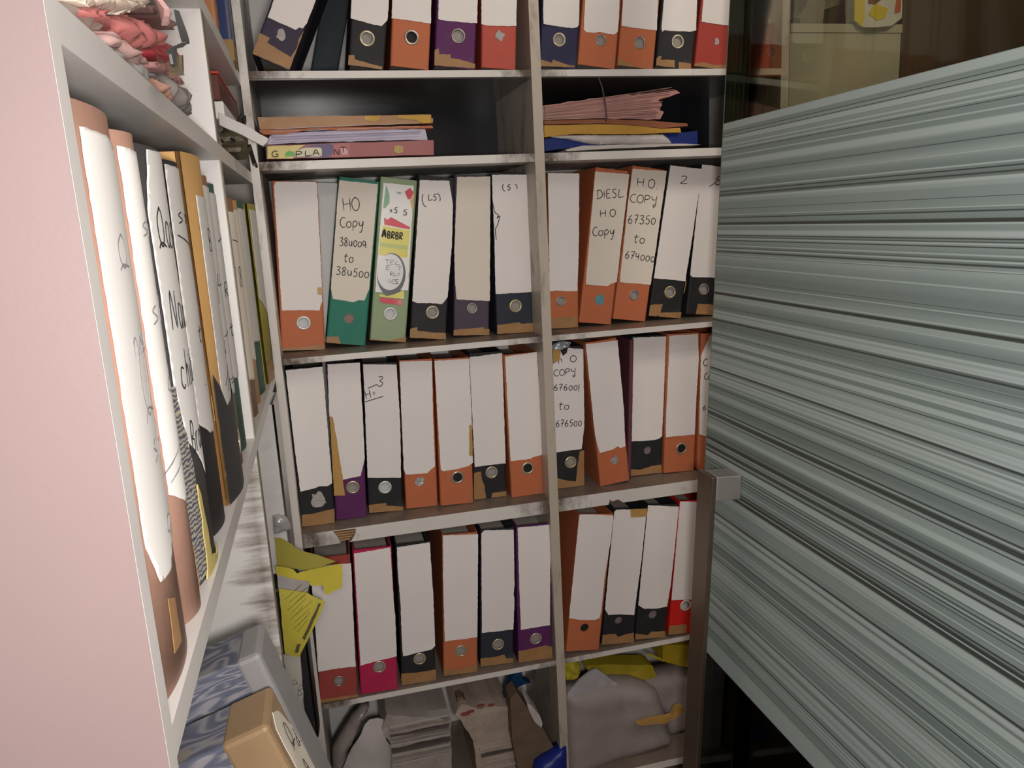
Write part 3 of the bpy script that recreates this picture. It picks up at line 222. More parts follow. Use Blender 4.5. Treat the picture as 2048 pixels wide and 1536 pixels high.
WHITE = (.72, .70, .68)
LAM = grime('white_laminate', WHITE, [], base=-.06)
LAMJ = grime('stained_laminate', (.70, .665, .63), [(-.137, .13), (.434, .12)], amount=1.05, base=.01, tone=(.085, .055, .035), top=.92)
LAMD = grime('grimy_laminate', (.66, .62, .58), [], base=.055, stretch=(1, 1, .35))
LAMU = grime('mid_upright_laminate', (.50, .435, .365), [], base=.07, stretch=(1, 1, .35))
PAPERS = dict(w=mat('label_paper', (.80, .755, .735), .75, .05, 7, .06, 12), c=mat('aged_label_paper', (.74, .67, .59), .75, .07, 7, .06, 12),
              print=mat('coated_label_paper', (.80, .79, .77), .3, .04, 7, .05, 12), g=mat('grey_label_paper', (.60, .575, .555), .7, .14, 9, .08, 14),
              w2=mat('bright_label_paper', (.82, .80, .78), .45, .05, 7, .06, 12))
BC = dict(indigo=(.045,.035,.062), slate=(.045,.058,.068), black=(.022,.021,.024), orange=(.50,.148,.064), purple=(.105,.022,.105), red=(.48,.085,.062),
          navy=(.028,.026,.075), brick=(.40,.052,.038), green=(.028,.19,.135), lightgreen=(.30,.385,.235), darkpurple=(.075,.055,.085), blackblue=(.028,.033,.048),
          maroon=(.34,.060,.052), magenta=(.46,.022,.085), brightred=(.62,.018,.016), plum=(.13,.045,.06), salmon=(.55,.315,.235), charcoal=(.075,.072,.075), tan=(.62,.36,.13), darkgreen=(.04,.12,.09),
          olive=(.40,.34,.06), paleboard=(.60,.58,.575), greyboard=(.36,.34,.33), brown=(.30,.16,.09))
def board(c): return mat(c+'_board', BC[c], .55, .14, 14, .12, 90, spec=.22, dirt=.5, dirtcol=tuple(min(1, v*.6+.05) for v in BC[c]), dscale=22)
TAPE = mat('packing_tape', (.34, .185, .078), .42, .25, 30, .25, 40, spec=.3)
TAPEY = mat('tan_tape', (.48, .28, .085), .4, .15, 30, .2, 40, spec=.35)
mat('black_cloth_foot', (.024, .023, .025), .6, .3, 20, .3, 80)
INK = mat('pen_ink', (.018, .017, .02), .6, 0, 5, 0)
FADED = mat('faded_ink', (.27, .26, .265), .7, .3, 30, 0)
PAGES = mat('page_edges', (.55, .50, .44), .85, .25, 160, .4, 200)
RINGS = dict(cream=mat('cream_ring', (.50, .44, .31), .3, .1, 30, 0, metal=.5), yellow=mat('brass_ring', (.50, .45, .25), .3, .1, 30, 0, metal=.55), grey=mat('dull_steel_ring', (.36, .33, .30), .4, .1, 30, 0, metal=.7),
             white=mat('pale_ring', (.66, .66, .62), .3, .1, 30, 0, metal=.2), dark=mat('worn_steel_ring', (.48, .42, .34), .3, .1, 30, 0, metal=.6))
DISC_G = mat('grey_inner_board', (.30, .27, .25), .6, .25, 40, .2, 60)
DISC_W = mat('pale_inner_paper', (.56, .58, .60), .5, .08, 30, .1, 60)
DISC_D = mat('hole_shade_black', (.012, .011, .011), .7, .1, 30, 0)  # near-black disc colour stands for the shade inside open finger holes
DISC_B = mat('brownish_inner_board', (.27, .17, .14), .6, .2, 40, .2, 60)
DISC_M = mat('mauve_inner_board', (.20, .15, .16), .6, .2, 40, .2, 60)
SILVER = mat('silver_foil', (.55, .56, .57), .28, .3, 60, .8, 50, metal=.6)
TEAL = mat('teal_patch', (.10, .30, .34), .45, .3, 60, .5, 60)
TORN = mat('torn_grey_paper', (.40, .37, .36), .7, .3, 60, .6, 70)

# ---------------------------------------------------------------- mesh helpers
class MB:
    def __init__(s): s.v = []; s.f = []
    def add(s, vs, fs):
        b = len(s.v); s.v += [tuple(v) for v in vs]; s.f += [tuple(i+b for i in f) for f in fs]; return s
    def box(s, x0, x1, y0, y1, z0, z1):
        return s.add([(x0,y0,z0),(x1,y0,z0),(x1,y1,z0),(x0,y1,z0),(x0,y0,z1),(x1,y0,z1),(x1,y1,z1),(x0,y1,z1)],
                     [(0,3,2,1),(4,5,6,7),(0,1,5,4),(1,2,6,5),(2,3,7,6),(3,0,4,7)])
    def tube(s, pts, r, seg=8, cap=True):
        pts = [Vector(p) for p in pts]; n = len(pts); vs = []; fs = []
        for i, p in enumerate(pts):
            t = (pts[min(i+1,n-1)]-pts[max(i-1,0)]).normalized()
            a = t.orthogonal().normalized() if i == 0 else (a-t*a.dot(t)).normalized()
            bb = t.cross(a); rr = r[i] if isinstance(r, (list, tuple)) else r
            for k in range(seg): vs.append(p+(a*math.cos(2*PI*k/seg)+bb*math.sin(2*PI*k/seg))*rr)
        for i in range(n-1):
            for k in range(seg): fs.append((i*seg+k, i*seg+(k+1)%seg, (i+1)*seg+(k+1)%seg, (i+1)*seg+k))
        if cap: fs += [tuple(range(seg))[::-1], tuple(range((n-1)*seg, n*seg))]
        return s.add(vs, fs)
    def torus(s, c, R, r, n=28, m=8, squash=.6):      # ring in the local x-z plane
        vs = []; fs = []
        for i in range(n):
            A = 2*PI*i/n
            for j in range(m):
                B = 2*PI*j/m; q = R+r*math.cos(B)
                vs.append((c[0]+q*math.cos(A), c[1]+r*squash*math.sin(B), c[2]+q*math.sin(A)))
        for i in range(n):
            for j in range(m): fs.append((i*m+j, i*m+(j+1)%m, ((i+1)%n)*m+(j+1)%m, ((i+1)%n)*m+j))
        return s.add(vs, fs)
    def mesh(s, name, smooth=False):
        me = bpy.data.meshes.new(name); me.from_pydata(s.v, [], s.f); me.update()
        if smooth:
            for p in me.polygons: p.use_smooth = True
        return me
def obj(name, mb, m, parent=None, loc=None, rot=None, smooth=False, bevel=0):
    o = bpy.data.objects.new(name, mb.mesh(name, smooth)); COL.objects.link(o)
    if m: o.data.materials.append(m)
    if parent is not None: o.parent = parent
    if loc is not None: o.location = loc
    if rot is not None: o.rotation_euler = rot
    if bevel:
        b = o.modifiers.new('bevel', 'BEVEL'); b.width = bevel; b.segments = 2; b.limit_method = 'ANGLE'
    return o
def tag(o, label, cat, group=None, kind=None):
    o['label'] = label; o['category'] = cat
    if group: o['group'] = group
    if kind: o['kind'] = kind
    return o
def thing(name, label, cat, loc=(0,0,0), rot=(0,0,0), group=None):
    o = bpy.data.objects.new(name, None); COL.objects.link(o); o.location = loc; o.rotation_euler = rot; o.empty_display_size = .05
    return tag(o, label, cat, group)
def struct(name, mb, m, parent=None, **k):
    o = obj(name, mb, m, parent, **k)
    if parent is None: o['kind'] = 'structure'
    return o
def densify(poly, step, jit, rng):
    out = []
    n = len(poly)
    for i in range(n):
        a, b = poly[i], poly[(i+1)%n]; d = math.hypot(b[0]-a[0], b[1]-a[1]); k = max(1, int(d/step))
        for j in range(k):
            t = j/k; x = a[0]+(b[0]-a[0])*t; y = a[1]+(b[1]-a[1])*t
            if j and jit and d > 1e-6:
                q = rng.uniform(-jit, jit); x += -(b[1]-a[1])/d*q; y += (b[0]-a[0])/d*q
            out.append((x, y))
    return out
def inside(p, poly):
    c = False; n = len(poly); j = n-1
    for i in range(n):
        if (poly[i][1] > p[1]) != (poly[j][1] > p[1]) and p[0] < (poly[j][0]-poly[i][0])*(p[1]-poly[i][1])/(poly[j][1]-poly[i][1])+poly[i][0]: c = not c
        j = i
    return c
def tri2d(poly, step):
    """triangulated 2-D region with interior grid points; returns points, faces, boundary edges"""
    if sum(poly[i][0]*poly[(i+1)%len(poly)][1]-poly[(i+1)%len(poly)][0]*poly[i][1] for i in range(len(poly))) < 0: poly = poly[::-1]
    pts = [Vector(p) for p in poly]; n = len(pts)
    xs = [p[0] for p in poly]; ys = [p[1] for p in poly]
    if step:
        y = min(ys)+step*.5; row = 0
        while y < max(ys):
            x = min(xs)+step*(.25+.5*(row % 2))
            while x < max(xs):
                if inside((x, y), poly): pts.append(Vector((x, y)))
                x += step
            y += step*.9; row += 1
    r = delaunay_2d_cdt(pts, [(i, (i+1) % n) for i in range(n)], [], 1, 1e-6)
    V = [tuple(v) for v in r[0]]; F = []
    for f in r[2]:
        a, b, c = (V[f[0]], V[f[1]], V[f[2]])
        ar = (b[0]-a[0])*(c[1]-a[1])-(c[0]-a[0])*(b[1]-a[1])
        F.append(tuple(f) if ar > 0 else tuple(f)[::-1])
    cnt = {}
    for f in F:
        for i in range(len(f)):
            e = (f[i], f[(i+1) % len(f)]); k = (min(e), max(e)); cnt.setdefault(k, []).append(e)
    return V, F, [v[0] for v in cnt.values() if len(v) == 1]
def sheet(poly, step, jit, fn, thick, rng, dstep=None, frame='xz', back=None):
    """outline -> solid sheet. fn(u,v) gives how far the front stands out; thick is the depth behind it.
    frame xz: u->x, v->z, out = -y ; frame yz: u->y, v->z, out = +x ; frame xy: u->x, v->y, out = +z"""
    P = densify(poly, dstep or step, jit, rng)
    V, F, E = tri2d(P, step)
    mb = MB(); n = len(V)
    def pos(u, v, d):
        if frame == 'xz': return (u, -d, v)
        if frame == 'yz': return (d, u, v)
        return (u, v, d)
    fr = [pos(u, v, fn(u, v)) for u, v in V]
    bk = [pos(u, v, (fn(u, v) if back is None else back(u, v))-thick) for u, v in V]
    flip = frame == 'zz'
    fs = [f for f in F]+[tuple(i+n for i in f[::-1]) for f in F]+[(a, a+n, b+n, b) for a, b in E]
    return mb.add(fr+bk, fs)
def edge_dist(p, poly):
    best = 9
    for i in range(len(poly)):
        a, b = poly[i], poly[(i+1) % len(poly)]; dx, dy = b[0]-a[0], b[1]-a[1]; q = dx*dx+dy*dy or 1e-9
        k = min(1, max(0, ((p[0]-a[0])*dx+(p[1]-a[1])*dy)/q)); best = min(best, math.hypot(p[0]-a[0]-k*dx, p[1]-a[1]-k*dy))
    return best
def nz(x, y, s, seed=0): return noise.noise(Vector((x*s+seed*7.13, y*s-seed*3.7, seed*1.91)))

# ---------------------------------------------------------------- handwriting
G = {
 'H':[[(0,1),(.02,0)],[(.8,1),(.78,0)],[(0,.5),(.8,.55)]], 'O':[[(.45,1),(.1,.8),(0,.4),(.2,.05),(.55,0),(.85,.35),(.8,.8),(.45,1),(.3,.95)]],
 '.':[[(.4,.0),(.5,.04)]], 'C':[[(.8,.95),(.4,1),(.05,.65),(.05,.3),(.4,0),(.85,.1)]], 'o':[[(.45,.6),(.1,.5),(.05,.15),(.4,0),(.75,.2),(.7,.55),(.45,.6)]],
 'P':[[(.1,.95),(.05,0)],[(0,.9),(.5,1),(.8,.75),(.5,.5),(.1,.45)]], 'p':[[(.1,.65),(.05,-.35)],[(.1,.55),(.5,.7),(.75,.4),(.4,.1),(.1,.15)]],
 'y':[[(.05,.65),(.15,.25),(.5,.25),(.75,.7)],[(.75,.7),(.6,0),(.35,-.45),(.1,-.4)]], 'Y':[[(.05,.95),(.2,.5),(.6,.5)],[(.8,1),(.7,.4),(.65,-.25),(.4,-.45),(.35,-.2),(.6,-.1)]],
 '3':[[(.05,.9),(.5,1),(.65,.8),(.3,.55),(.7,.4),(.65,.1),(.3,0),(0,.1)]], '8':[[(.65,.85),(.35,1),(.1,.75),(.6,.35),(.5,.03),(.15,.05),(.15,.4),(.6,.7),(.65,.85)]],
 'u':[[(.05,.7),(.1,.2),(.35,.05),(.6,.25),(.65,.7)],[(.65,.7),(.7,0)]], '0':[[(.4,.75),(.1,.55),(.1,.15),(.4,0),(.7,.2),(.7,.6),(.4,.75)]],
 'q':[[(.65,.65),(.25,.75),(.05,.4),(.3,.15),(.6,.4),(.65,.65)],[(.65,.65),(.7,.2),(.75,-.1)]], 't':[[(.4,1),(.25,.4),(.3,.05),(.55,.1)],[(0,.7),(.85,.75)]],
 '5':[[(.75,1),(.25,.95)],[(.25,.95),(.15,.55),(.5,.6),(.7,.3),(.45,.02),(.05,.08)]], 'D':[[(.15,.95),(.05,0)],[(-.1,.9),(.5,1),(.85,.6),(.7,.2),(.1,0),(-.1,.05)]],
 'I':[[(.35,.9),(.3,.05)]], 'E':[[(.7,1),(.15,.95),(.1,.05),(.7,.05)],[(.12,.5),(.6,.55)]], 'S':[[(.7,.95),(.3,1),(.1,.75),(.6,.4),(.5,.05),(0,.05)]],
 'L':[[(.15,.95),(.05,.1),(.3,0),(.85,.1)]], '6':[[(.6,1),(.2,.65),(.05,.25),(.3,0),(.65,.15),(.6,.45),(.25,.5),(.08,.3)]], '7':[[(.05,.95),(.7,1),(.4,.4),(.3,0)],[(.15,.5),(.65,.55)]],
 '4':[[(.15,.9),(.05,.45),(.7,.5)],[(.6,.9),(.55,0)]], '2':[[(.1,.85),(.4,1),(.7,.8),(.4,.4),(.05,.05),(.8,.05)]], '1':[[(.3,1),(.35,0)]], "'":[[(.2,.6),(.2,0)],[(.2,.55),(.6,.6)]], '|':[[(.3,1),(.1,-.3)]],
 '(':[[(.8,1),(.3,.75),(.2,.3),(.6,0),(1,-.02)]], ')':[[(.1,1),(.6,.85),(.8,.4),(.6,.05)]], '=':[[(0,.8),(.8,.85)],[(.1,.3),(.8,.35)]], '/':[[(0,0),(.5,.5),(1,1)]], '~':[[(.0,1),(.25,.6),(.6,.5),(.5,.35),(.8,.45),(.55,.1),(.3,-.1),(.4,-.5)]],
 'Q':[[(.45,1),(.1,.7),(.1,.25),(.4,0),(.7,.3),(.65,.8),(.4,1)],[(.0,-.05),(.3,.1),(.9,0)]], 'a':[[(.65,.6),(.25,.65),(.05,.3),(.3,0),(.6,.2),(.65,.6)],[(.65,.6),(.65,.1),(.85,0)]],
 's':[[(.5,.7),(.15,.5),(.55,.2),(.1,0)]], 'i':[[(.3,.6),(.3,.1),(.5,0)],[(.3,.85),(.33,.9)]], 'N':[[(0,0),(.1,1),(.6,.05),(.7,1)]], 'd':[[(.6,.5),(.25,.6),(.05,.25),(.35,0),(.6,.3)],[(.65,1.2),(.6,.3),(.75,0)]],
 'c':[[(.6,.55),(.2,.6),(.05,.2),(.35,0),(.65,.1)]], 'h':[[(.15,1.1),(.1,0)],[(.1,.35),(.4,.65),(.6,.4),(.6,0)]], 'b':[[(.15,1.1),(.1,.05)],[(.1,.4),(.5,.6),(.7,.3),(.4,0),(.1,.1)]], 'r':[[(.1,.6),(.1,0)],[(.1,.35),(.35,.6),(.6,.6)]],
 'w':[[(0,.6),(.15,0),(.4,.5),(.6,0),(.85,.65)]], 'n':[[(.1,.6),(.1,0)],[(.1,.4),(.4,.6),(.6,.35),(.65,0)]], 'A':[[(0,0),(.4,1),(.8,0)],[(.15,.4),(.65,.4)]], 'R':[[(.1,0),(.1,1),(.6,.95),(.6,.6),(.1,.5),(.75,0)]], 'B':[[(.1,0),(.1,1),(.6,.9),(.5,.6),(.1,.5),(.65,.4),(.6,.05),(.1,0)]],
 'G':[[(.8,.9),(.4,1),(.05,.6),(.2,.05),(.7,.1),(.75,.45),(.45,.45)]], 'T':[[(0,1),(.9,1)],[(.45,1),(.42,0)]], 'x':[[(0,.6),(.6,0)],[(.6,.6),(0,0)]], ' ':[],
}
ADV = {'.':.45, '1':.5, 'I':.45, "'":.6, '|':.4, '(':1, ')':1, ' ':.6, 'i':.45}
def smooth_line(p, k=5):
    if len(p) < 3: return [tuple(p[0][j]+(p[1][j]-p[0][j])*t/3 for j in (0,1)) for t in range(4)]
    out = []
    for i in range(len(p)-1):
        a = p[max(i-1,0)]; b = p[i]; c = p[i+1]; d = p[min(i+2,len(p)-1)]
        for q in range(k):
            t = q/k
            out.append(tuple(.5*(2*b[j]+(c[j]-a[j])*t+(2*a[j]-5*b[j]+4*c[j]-d[j])*t*t+(3*b[j]-a[j]-3*c[j]+d[j])*t**3) for j in (0,1)))
    out.append(tuple(p[-1])); return out
def strokes_for(text, u0, v0, u1, v1, h):
    tot = sum(ADV.get(c, 1) for c in text); res = []; x = 0
    du, dv = u1-u0, v1-v0; ln = math.hypot(du, dv) or 1; ex = (du/ln, dv/ln); ey = (-dv/ln, du/ln)
    if h < .004 and text != '~' : h = max(h, .002)
    for c in text:
        a = ADV.get(c, 1); cw = ln*a/tot
        for st in G.get(c, []):
            res.append([(u0+ex[0]*(x+p[0]*cw/ (1 if a >= 1 else max(a,.5)) * (a if a < 1 else 1))+ey[0]*p[1]*h, v0+ex[1]*(x+p[0]*cw)+ey[1]*p[1]*h) for p in smooth_line(st)])
        x += cw
    return res
def ribbon(mb, line, wd, out):
    n = len(line); vs = []
    for i, p in enumerate(line):
        a = line[max(i-1,0)]; b = line[min(i+1,n-1)]; dx, dy = b[0]-a[0], b[1]-a[1]; l = math.hypot(dx, dy) or 1
        ww = wd*(.5 if i in (0, n-1) else .85+.3*math.sin(i*1.7)**2)
        for sgn in (1, -1):
            u, v = p[0]-dy/l*ww/2*sgn, p[1]+dx/l*ww/2*sgn
            vs.append((u, -out(u, v), v))
    base = len(vs); vs += [(x, y+.0003, z) for x, y, z in vs]
    fs = []
    for i in range(n-1):
        a, b, c, d = 2*i, 2*i+1, 2*i+3, 2*i+2
        fs += [(a, b, c, d)[::-1], tuple(q+base for q in (a, b, c, d)), (a, d, d+base, a+base), (b, b+base, c+base, c)]
    fs += [(0, base, base+1, 1), (2*n-2, 2*n-1, base+2*n-1, base+2*n-2)]
    mb.add(vs, fs)

# ---------------------------------------------------------------- lever arch file
def hole_plate(w_, h_, r_e, hole, t):
    """front board of a file: rounded upright edges, a finger hole through it"""
    mb = MB(); outer = [(r_e, 0), (w_-r_e, 0), (w_-r_e, h_), (r_e, h_)]; loops = [[Vector((x, z, 0)) for x, z in outer]]
    if hole:
        cx, cz, R = hole; loops.append([Vector((cx+R*math.cos(2*PI*k/28), cz+R*math.sin(2*PI*k/28), 0)) for k in range(28)])
    flat = [p for l in loops for p in l]; T = tessellate_polygon(loops)
    fr = []
    for f in T:
        a, b, c = (flat[i] for i in f); ar = (b.x-a.x)*(c.y-a.y)-(c.x-a.x)*(b.y-a.y)
        fr.append(f if ar > 0 else f[::-1])
    n = len(flat)
    vs = [(p.x, 0, p.y) for p in flat]+[(p.x, t, p.y) for p in flat]
    fs = [f for f in fr]+[tuple(i+n for i in f[::-1]) for f in fr]
    fs += [(0, n, n+1, 1), (2, 2+n, 3+n, 3)]
    if hole:
        for k in range(28): a, b = 4+k, 4+(k+1) % 28; fs.append((a, b, b+n, a+n))
    mb.add(vs, fs)
    for side in (0, 1):
        st = []
        for k in range(5):
            A = PI/2*k/4; x = r_e-r_e*math.sin(A); y = r_e-r_e*math.cos(A)
            st.append((x if side == 0 else w_-x, y))
        vs = [(x, y, 0) for x, y in st]+[(x, y, h_) for x, y in st]
        fs = [(k, k+1, k+6, k+5) if side == 1 else (k, k+5, k+6, k+1) for k in range(4)]
        mb.add(vs, fs)
    return mb
def make_file(d, group):
    rng = random.Random(len(d['n'])*131+int(abs(d['o'][0])*1e4)+int(d['w']*1e5))
    seed = rng.uniform(0, 40)
    root = thing('lever_arch_file', d['n'], 'file', d['o'], (0, d['t'], d.get('rz', 0)), group)
    W, H, c = d['w'], d['h'], d['c']; bm = board(c); depth = d.get('dp', .27)
    hole = d.get('hole'); st = hole[3] if hole else None
    punched = st in ('cream', 'yellow', 'grey', 'white', 'dark', 'open', 'brown', 'mauve', 'darkplain')
    hz = None
    if hole:
        R = min(hole[2], .0145); hz = (min(max(hole[0], R+.006), W-R-.006), max(hole[1], R+.004), R)
    bul = d.get('bulge', 0); bf = lambda u: bul*max(0, 1-(2*u/W-1)**2)
    if bul:
        mb = MB(); n = 20; us = [W*(.5-.5*math.cos(PI*k/n)) for k in range(n+1)]
        vs = [(u, -bf(u), z) for z in (0, H*.5, H) for u in us]+[(u, .004, z) for z in (0, H) for u in us]; m_ = n+1
        fs = [(r*m_+k, r*m_+k+1, (r+1)*m_+k+1, (r+1)*m_+k) for r in (0, 1) for k in range(n)]+[(3*m_+k, 4*m_+k, 4*m_+k+1, 3*m_+k+1) for k in range(n)]
        fs += [(k+1, k, 3*m_+k, 3*m_+k+1) for k in range(n)]+[(2*m_+k, 2*m_+k+1, 4*m_+k+1, 4*m_+k) for k in range(n)]
        mb.add(vs, fs); spine = obj('spine', mb, bm, root, smooth=True); punched = False
    else: spine = obj('spine', hole_plate(W, H, .0045, (hz[0], hz[1], hz[2]*.82) if punched else None, .004), bm, root)
    if bul and hole:
        mb = MB(); n = 24; r = hz[2]*.95; yb = -bf(hz[0])-.0012
        mb.add([(hz[0]+r*math.cos(2*PI*k/n), y, hz[1]+r*math.sin(2*PI*k/n)) for y in (yb, yb+.004) for k in range(n)], [tuple(range(n)), tuple(range(n, 2*n))[::-1]]+[(k, k+n, (k+1) % n+n, (k+1) % n) for k in range(n)])
        obj('hole_backing', mb, DISC_G, root); obj('finger_ring', MB().torus((hz[0], yb-.0005, hz[1]), hz[2]*.9, .0026), RINGS['cream'], root, smooth=True); hole = None
    for x in (0, W-.003): obj('cover', MB().box(x, x+.003, .0046, depth, 0, H), bm, root)
    if depth > .1: obj('page_block', MB().box(.006, W-.006, .045, depth-.02, .012, H-.03), PAGES, root)
    if punched:
        dm = dict(white=DISC_W, dark=DISC_D, open=DISC_D, brown=DISC_B, mauve=DISC_M, darkplain=DISC_D).get(st, DISC_G)
        mb = MB(); n = 24; r = hz[2]*.95
        mb.add([(hz[0]+r*math.cos(2*PI*k/n), y, hz[1]+r*math.sin(2*PI*k/n)) for y in (.0045, .0065) for k in range(n)], [tuple(range(n)), tuple(range(n, 2*n))[::-1]]+[(k, k+n, (k+1) % n+n, (k+1) % n) for k in range(n)])
        obj('hole_backing', mb, dm, root)
        if st in ('cream', 'yellow', 'grey', 'white', 'dark', 'open') and not d.get('noring'):
            rm = RINGS.get(st, RINGS['cream']); rw = .0024 if st != 'grey' else .0017
            obj('finger_ring', MB().torus((hz[0], -.0006, hz[1]), hz[2]*.88, rw), rm, root, smooth=True)
    elif hole:
        m = dict(silver=SILVER, teal=TEAL, torn=TORN)[st]; k = 13
        poly = [(hz[0]+hole[2]*rng.uniform(.55, 1.15)*math.cos(2*PI*i/k)*.9, hz[1]+hole[2]*rng.uniform(.55, 1.15)*math.sin(2*PI*i/k)) for i in range(k)]
        obj('torn_patch', sheet(poly, .004, .0008, lambda u, v: .0007+.0012*(nz(u, v, 180, seed)+.6), .0006, rng), m, root)
    wave = lambda u, v: bf(u)+.0009+.0005*(nz(u, v, 14, seed)+.7)
    lab = None
    if d.get('l'):
        lp = d['l']; zb = min(p[1] for p in lp)
        um = sum(p[0] for p in lp)/len(lp)
        curl = rng.uniform(.0, .0035); side = rng.choice((-1, 1))
        def lf(u, v):
            t = max(0, 1-(v-zb)/.03); s = max(0, side*(u-um)/(W/2)); return wave(u, v)+curl*t*t*s*s
        lab = obj('label_paper', sheet(lp, .006 if bul else .012, .0005, lf, .0005, rng, dstep=.006), PAPERS[d['lc']], root, smooth=bool(bul))
        if d['lc'] == 'print': print_label(d, lab, lf, rng)
    for i, tp in enumerate(d.get('tp', [])):
        tmat = None
        if isinstance(tp[1], str): tp, tmat = tp[0], MATS[tp[1]]
        hi = max(p[1] for p in tp) > .09
        off = .0022 if hi else .0006+.0001*i
        obj('packing_tape' if not tmat else 'cloth_foot', sheet(tp, .008, .0005, lambda u, v: bf(u)+off+.0003*(nz(u, v, 50, seed+3)+.5)+(.0005 if hi else 0), .0004, rng, dstep=.007), tmat or (TAPEY if hi else TAPE), root)
    if d.get('tx'):
        for t in d['tx']:
            mb = MB()
            for line in strokes_for(*t[:6]): ribbon(mb, line, d.get('pw', .0018), lambda u, v: (lf(u, v) if lab else bf(u))+.0004)
            obj('handwriting', mb, FADED if d.get('faded') else INK, lab or root)
    return root
def print_label(d, lab, lf, rng):
    lp = d['l']; us = [p[0] for p in lp]; v1 = max(p[1] for p in lp); u0, u1 = min(us)+.003, max(us)-.002; W = u1-u0
    top = lambda f: v1-f*.245
    def patch(name, poly, col, o=.0004, rough=.3):
        obj(name, sheet([(u0+a*W, top(b)) for a, b in poly], .012, .0004, lambda u, v: lf(u, v)+o, .0003, rng, dstep=.008), mat('print_'+col[0], col[1], rough, .08, 20, .1, 30), lab)
    patch('green_blot', [(.08,.02),(.2,.1),(.22,.17),(.1,.22),(.02,.22)], ('green', (.2,.42,.26)))
    patch('red_flash', [(.68,.06),(.85,.02),(.98,.06),(.88,.12),(.8,.12)], ('red', (.62,.03,.06)))
    patch('orange_flash', [(.88,.13),(1.0,.05),(1.0,.2),(.95,.2)], ('orange', (.7,.38,.18)))
    patch('red_band', [(.08,.3),(.2,.315),(.3,.29),(.95,.36),(.93,.38),(.1,.36)], ('red', (.62,.03,.06)))
    patch('yellow_band', [(.06,.37),(.95,.39),(.93,.62),(.9,.63),(.0,.63),(.0,.5)], ('yellow', (.70,.62,.10)))
    patch('green_band', [(.0,.515),(.9,.525),(.9,.56),(.0,.55)], ('lime', (.45,.52,.14)), .0008)
    patch('dark_ring', [(.44+.46*math.cos(a)*1.02, .79+.19*math.sin(a)) for a in [2*PI*k/28 for k in range(28)]], ('ring', (.10,.10,.11)), .0008)
    patch('white_disc', [(.40+.43*math.cos(a), .77+.16*math.sin(a)) for a in [2*PI*k/28 for k in range(28)]], ('disc', (.72,.72,.73)), .0012)
    patch('yellow_corner', [(.1,.97),(.35,.985),(.6,.96),(.9,.92),(.9,1.0),(.1,.995)], ('yellow', (.70,.62,.10)), .0010)
    patch('red_foot', [(.12,1.0),(.88,1.01),(.86,1.055),(.3,1.05),(.13,1.04)], ('red', (.62,.03,.06)))
    mb = MB()
    for s, a, b, e, hh, wd in (('A', .06, .47, .2, .016, .0042), ('BRBR', .22, .475, .75, .014, .0026), ('x5', .25, .25, .52, .012, .0016), ('5', .68, .26, .85, .012, .0016),
                          ('TEL', .2, .70, .72, .009, .0008), ('EFT', .25, .75, .80, .009, .0008), ('RL=', .4, .80, .75, .008, .0009), ('F=E', .2, .87, .6, .009, .0008), ('S', .55, .87, .75, .01, .0012), ('=', .4, .09, .65, .006, .0007)):
        mb = MB()
        for line in strokes_for(s, u0+a*W, top(b), u0+e*W, top(b), hh): ribbon(mb, line, wd, lambda u, v: lf(u, v)+.0018)
        obj('printed_lettering', mb, INK, lab)

XL = -.1523
S1T, S1B, S2T, S2B, S3T, S3B, S4T, S4B, S5T, S5B = 1.7867, 1.7732, 1.62, 1.6033, 1.2289, 1.2162, .8433, .8116, .4295, .4162

# ---------------------------------------------------------------- room
PINK = mat('pink_wall_paint', (.200, .146, .144), .5, .10, 3.5, .05, 300, spec=.35)
DARKB = mat('dark_brown_laminate', (.085, .058, .042), .35, .2, 6, .08, 40)
FLOOR = mat('brown_floor', (.21, .16, .12), .4, .3, 5, .15, 40)
CEIL = mat('ceiling_paint', (.7, .67, .63), .8, .04, 5, .05, 40)
ROOMW = mat('room_wall_paint', (.62, .57, .52), .7, .06, 4, .1, 60)
struct('floor', MB().box(-1.9, 2.2, -3.3, .55, -.05, 0), FLOOR)
struct('ceiling', MB().box(-1.9, 2.2, -3.3, .55, 2.62, 2.68), CEIL)
struct('wall_back', MB().box(-1.9, 2.2, .40, .50, 0, 2.62), ROOMW)
struct('wall_front', MB().box(-1.9, 2.2, -3.3, -3.2, 0, 2.62), ROOMW)
struct('wall_left', MB().box(-1.9, -.50, -1.2044, -1.08, 0, 2.62).box(-.50, -.1524, -1.2044, -1.2040, 0, 2.62), PINK)
struct('wall_side', MB().box(-1.98, -1.9, -3.3, -1.08, 0, 2.62), ROOMW)
struct('wall_right', MB().box(1.318, 2.2, .0, .40, 0, 2.62).box(2.1, 2.2, -3.2, 0, 0, 2.62), DARKB)

# ---------------------------------------------------------------- back bookcase
bc = thing('bookcase', 'white laminate bookcase with grimy edges across the back, two bays of lever arch files', 'bookcase')
for x0, x1, m in ((-.1523, -.1366, LAMD), (.4234, .4447, LAMU), (1.006, 1.0255, LAMD)):
    obj('upright', MB().box(x0, x1, 0, .34, 0, 2.6), m, bc)
def notched(x0, x1, zb, zt, cuts, y0=.0, y1=.335):
    """shelf board whose front lower edge has pieces broken out"""
    mb = MB(); xs = [x0]+[v for c in cuts for v in (c[0][0], c[-1][0])]+[x1]
    front = [(x0, zb)]
    for c in cuts: front += c
    front += [(x1, zb), (x1, zt), (x0, zt)]
    V, F, E = tri2d(front, 0); n = len(V); d = .03
    mb.add([(a, y0, b) for a, b in V]+[(a, y0+d, b) for a, b in V], [f for f in F]+[tuple(i+n for i in f[::-1]) for f in F]+[(a, a+n, b+n, b) for a, b in E])
    return mb.box(x0, x1, y0+d, y1, zb, zt)
NL = [(-.0560, S4B), (-.0600, .8235), (-.0700, .8420), (-.0213, .8405), (-.0223, .8304), (-.0317, .8150), (-.0380, S4B)]
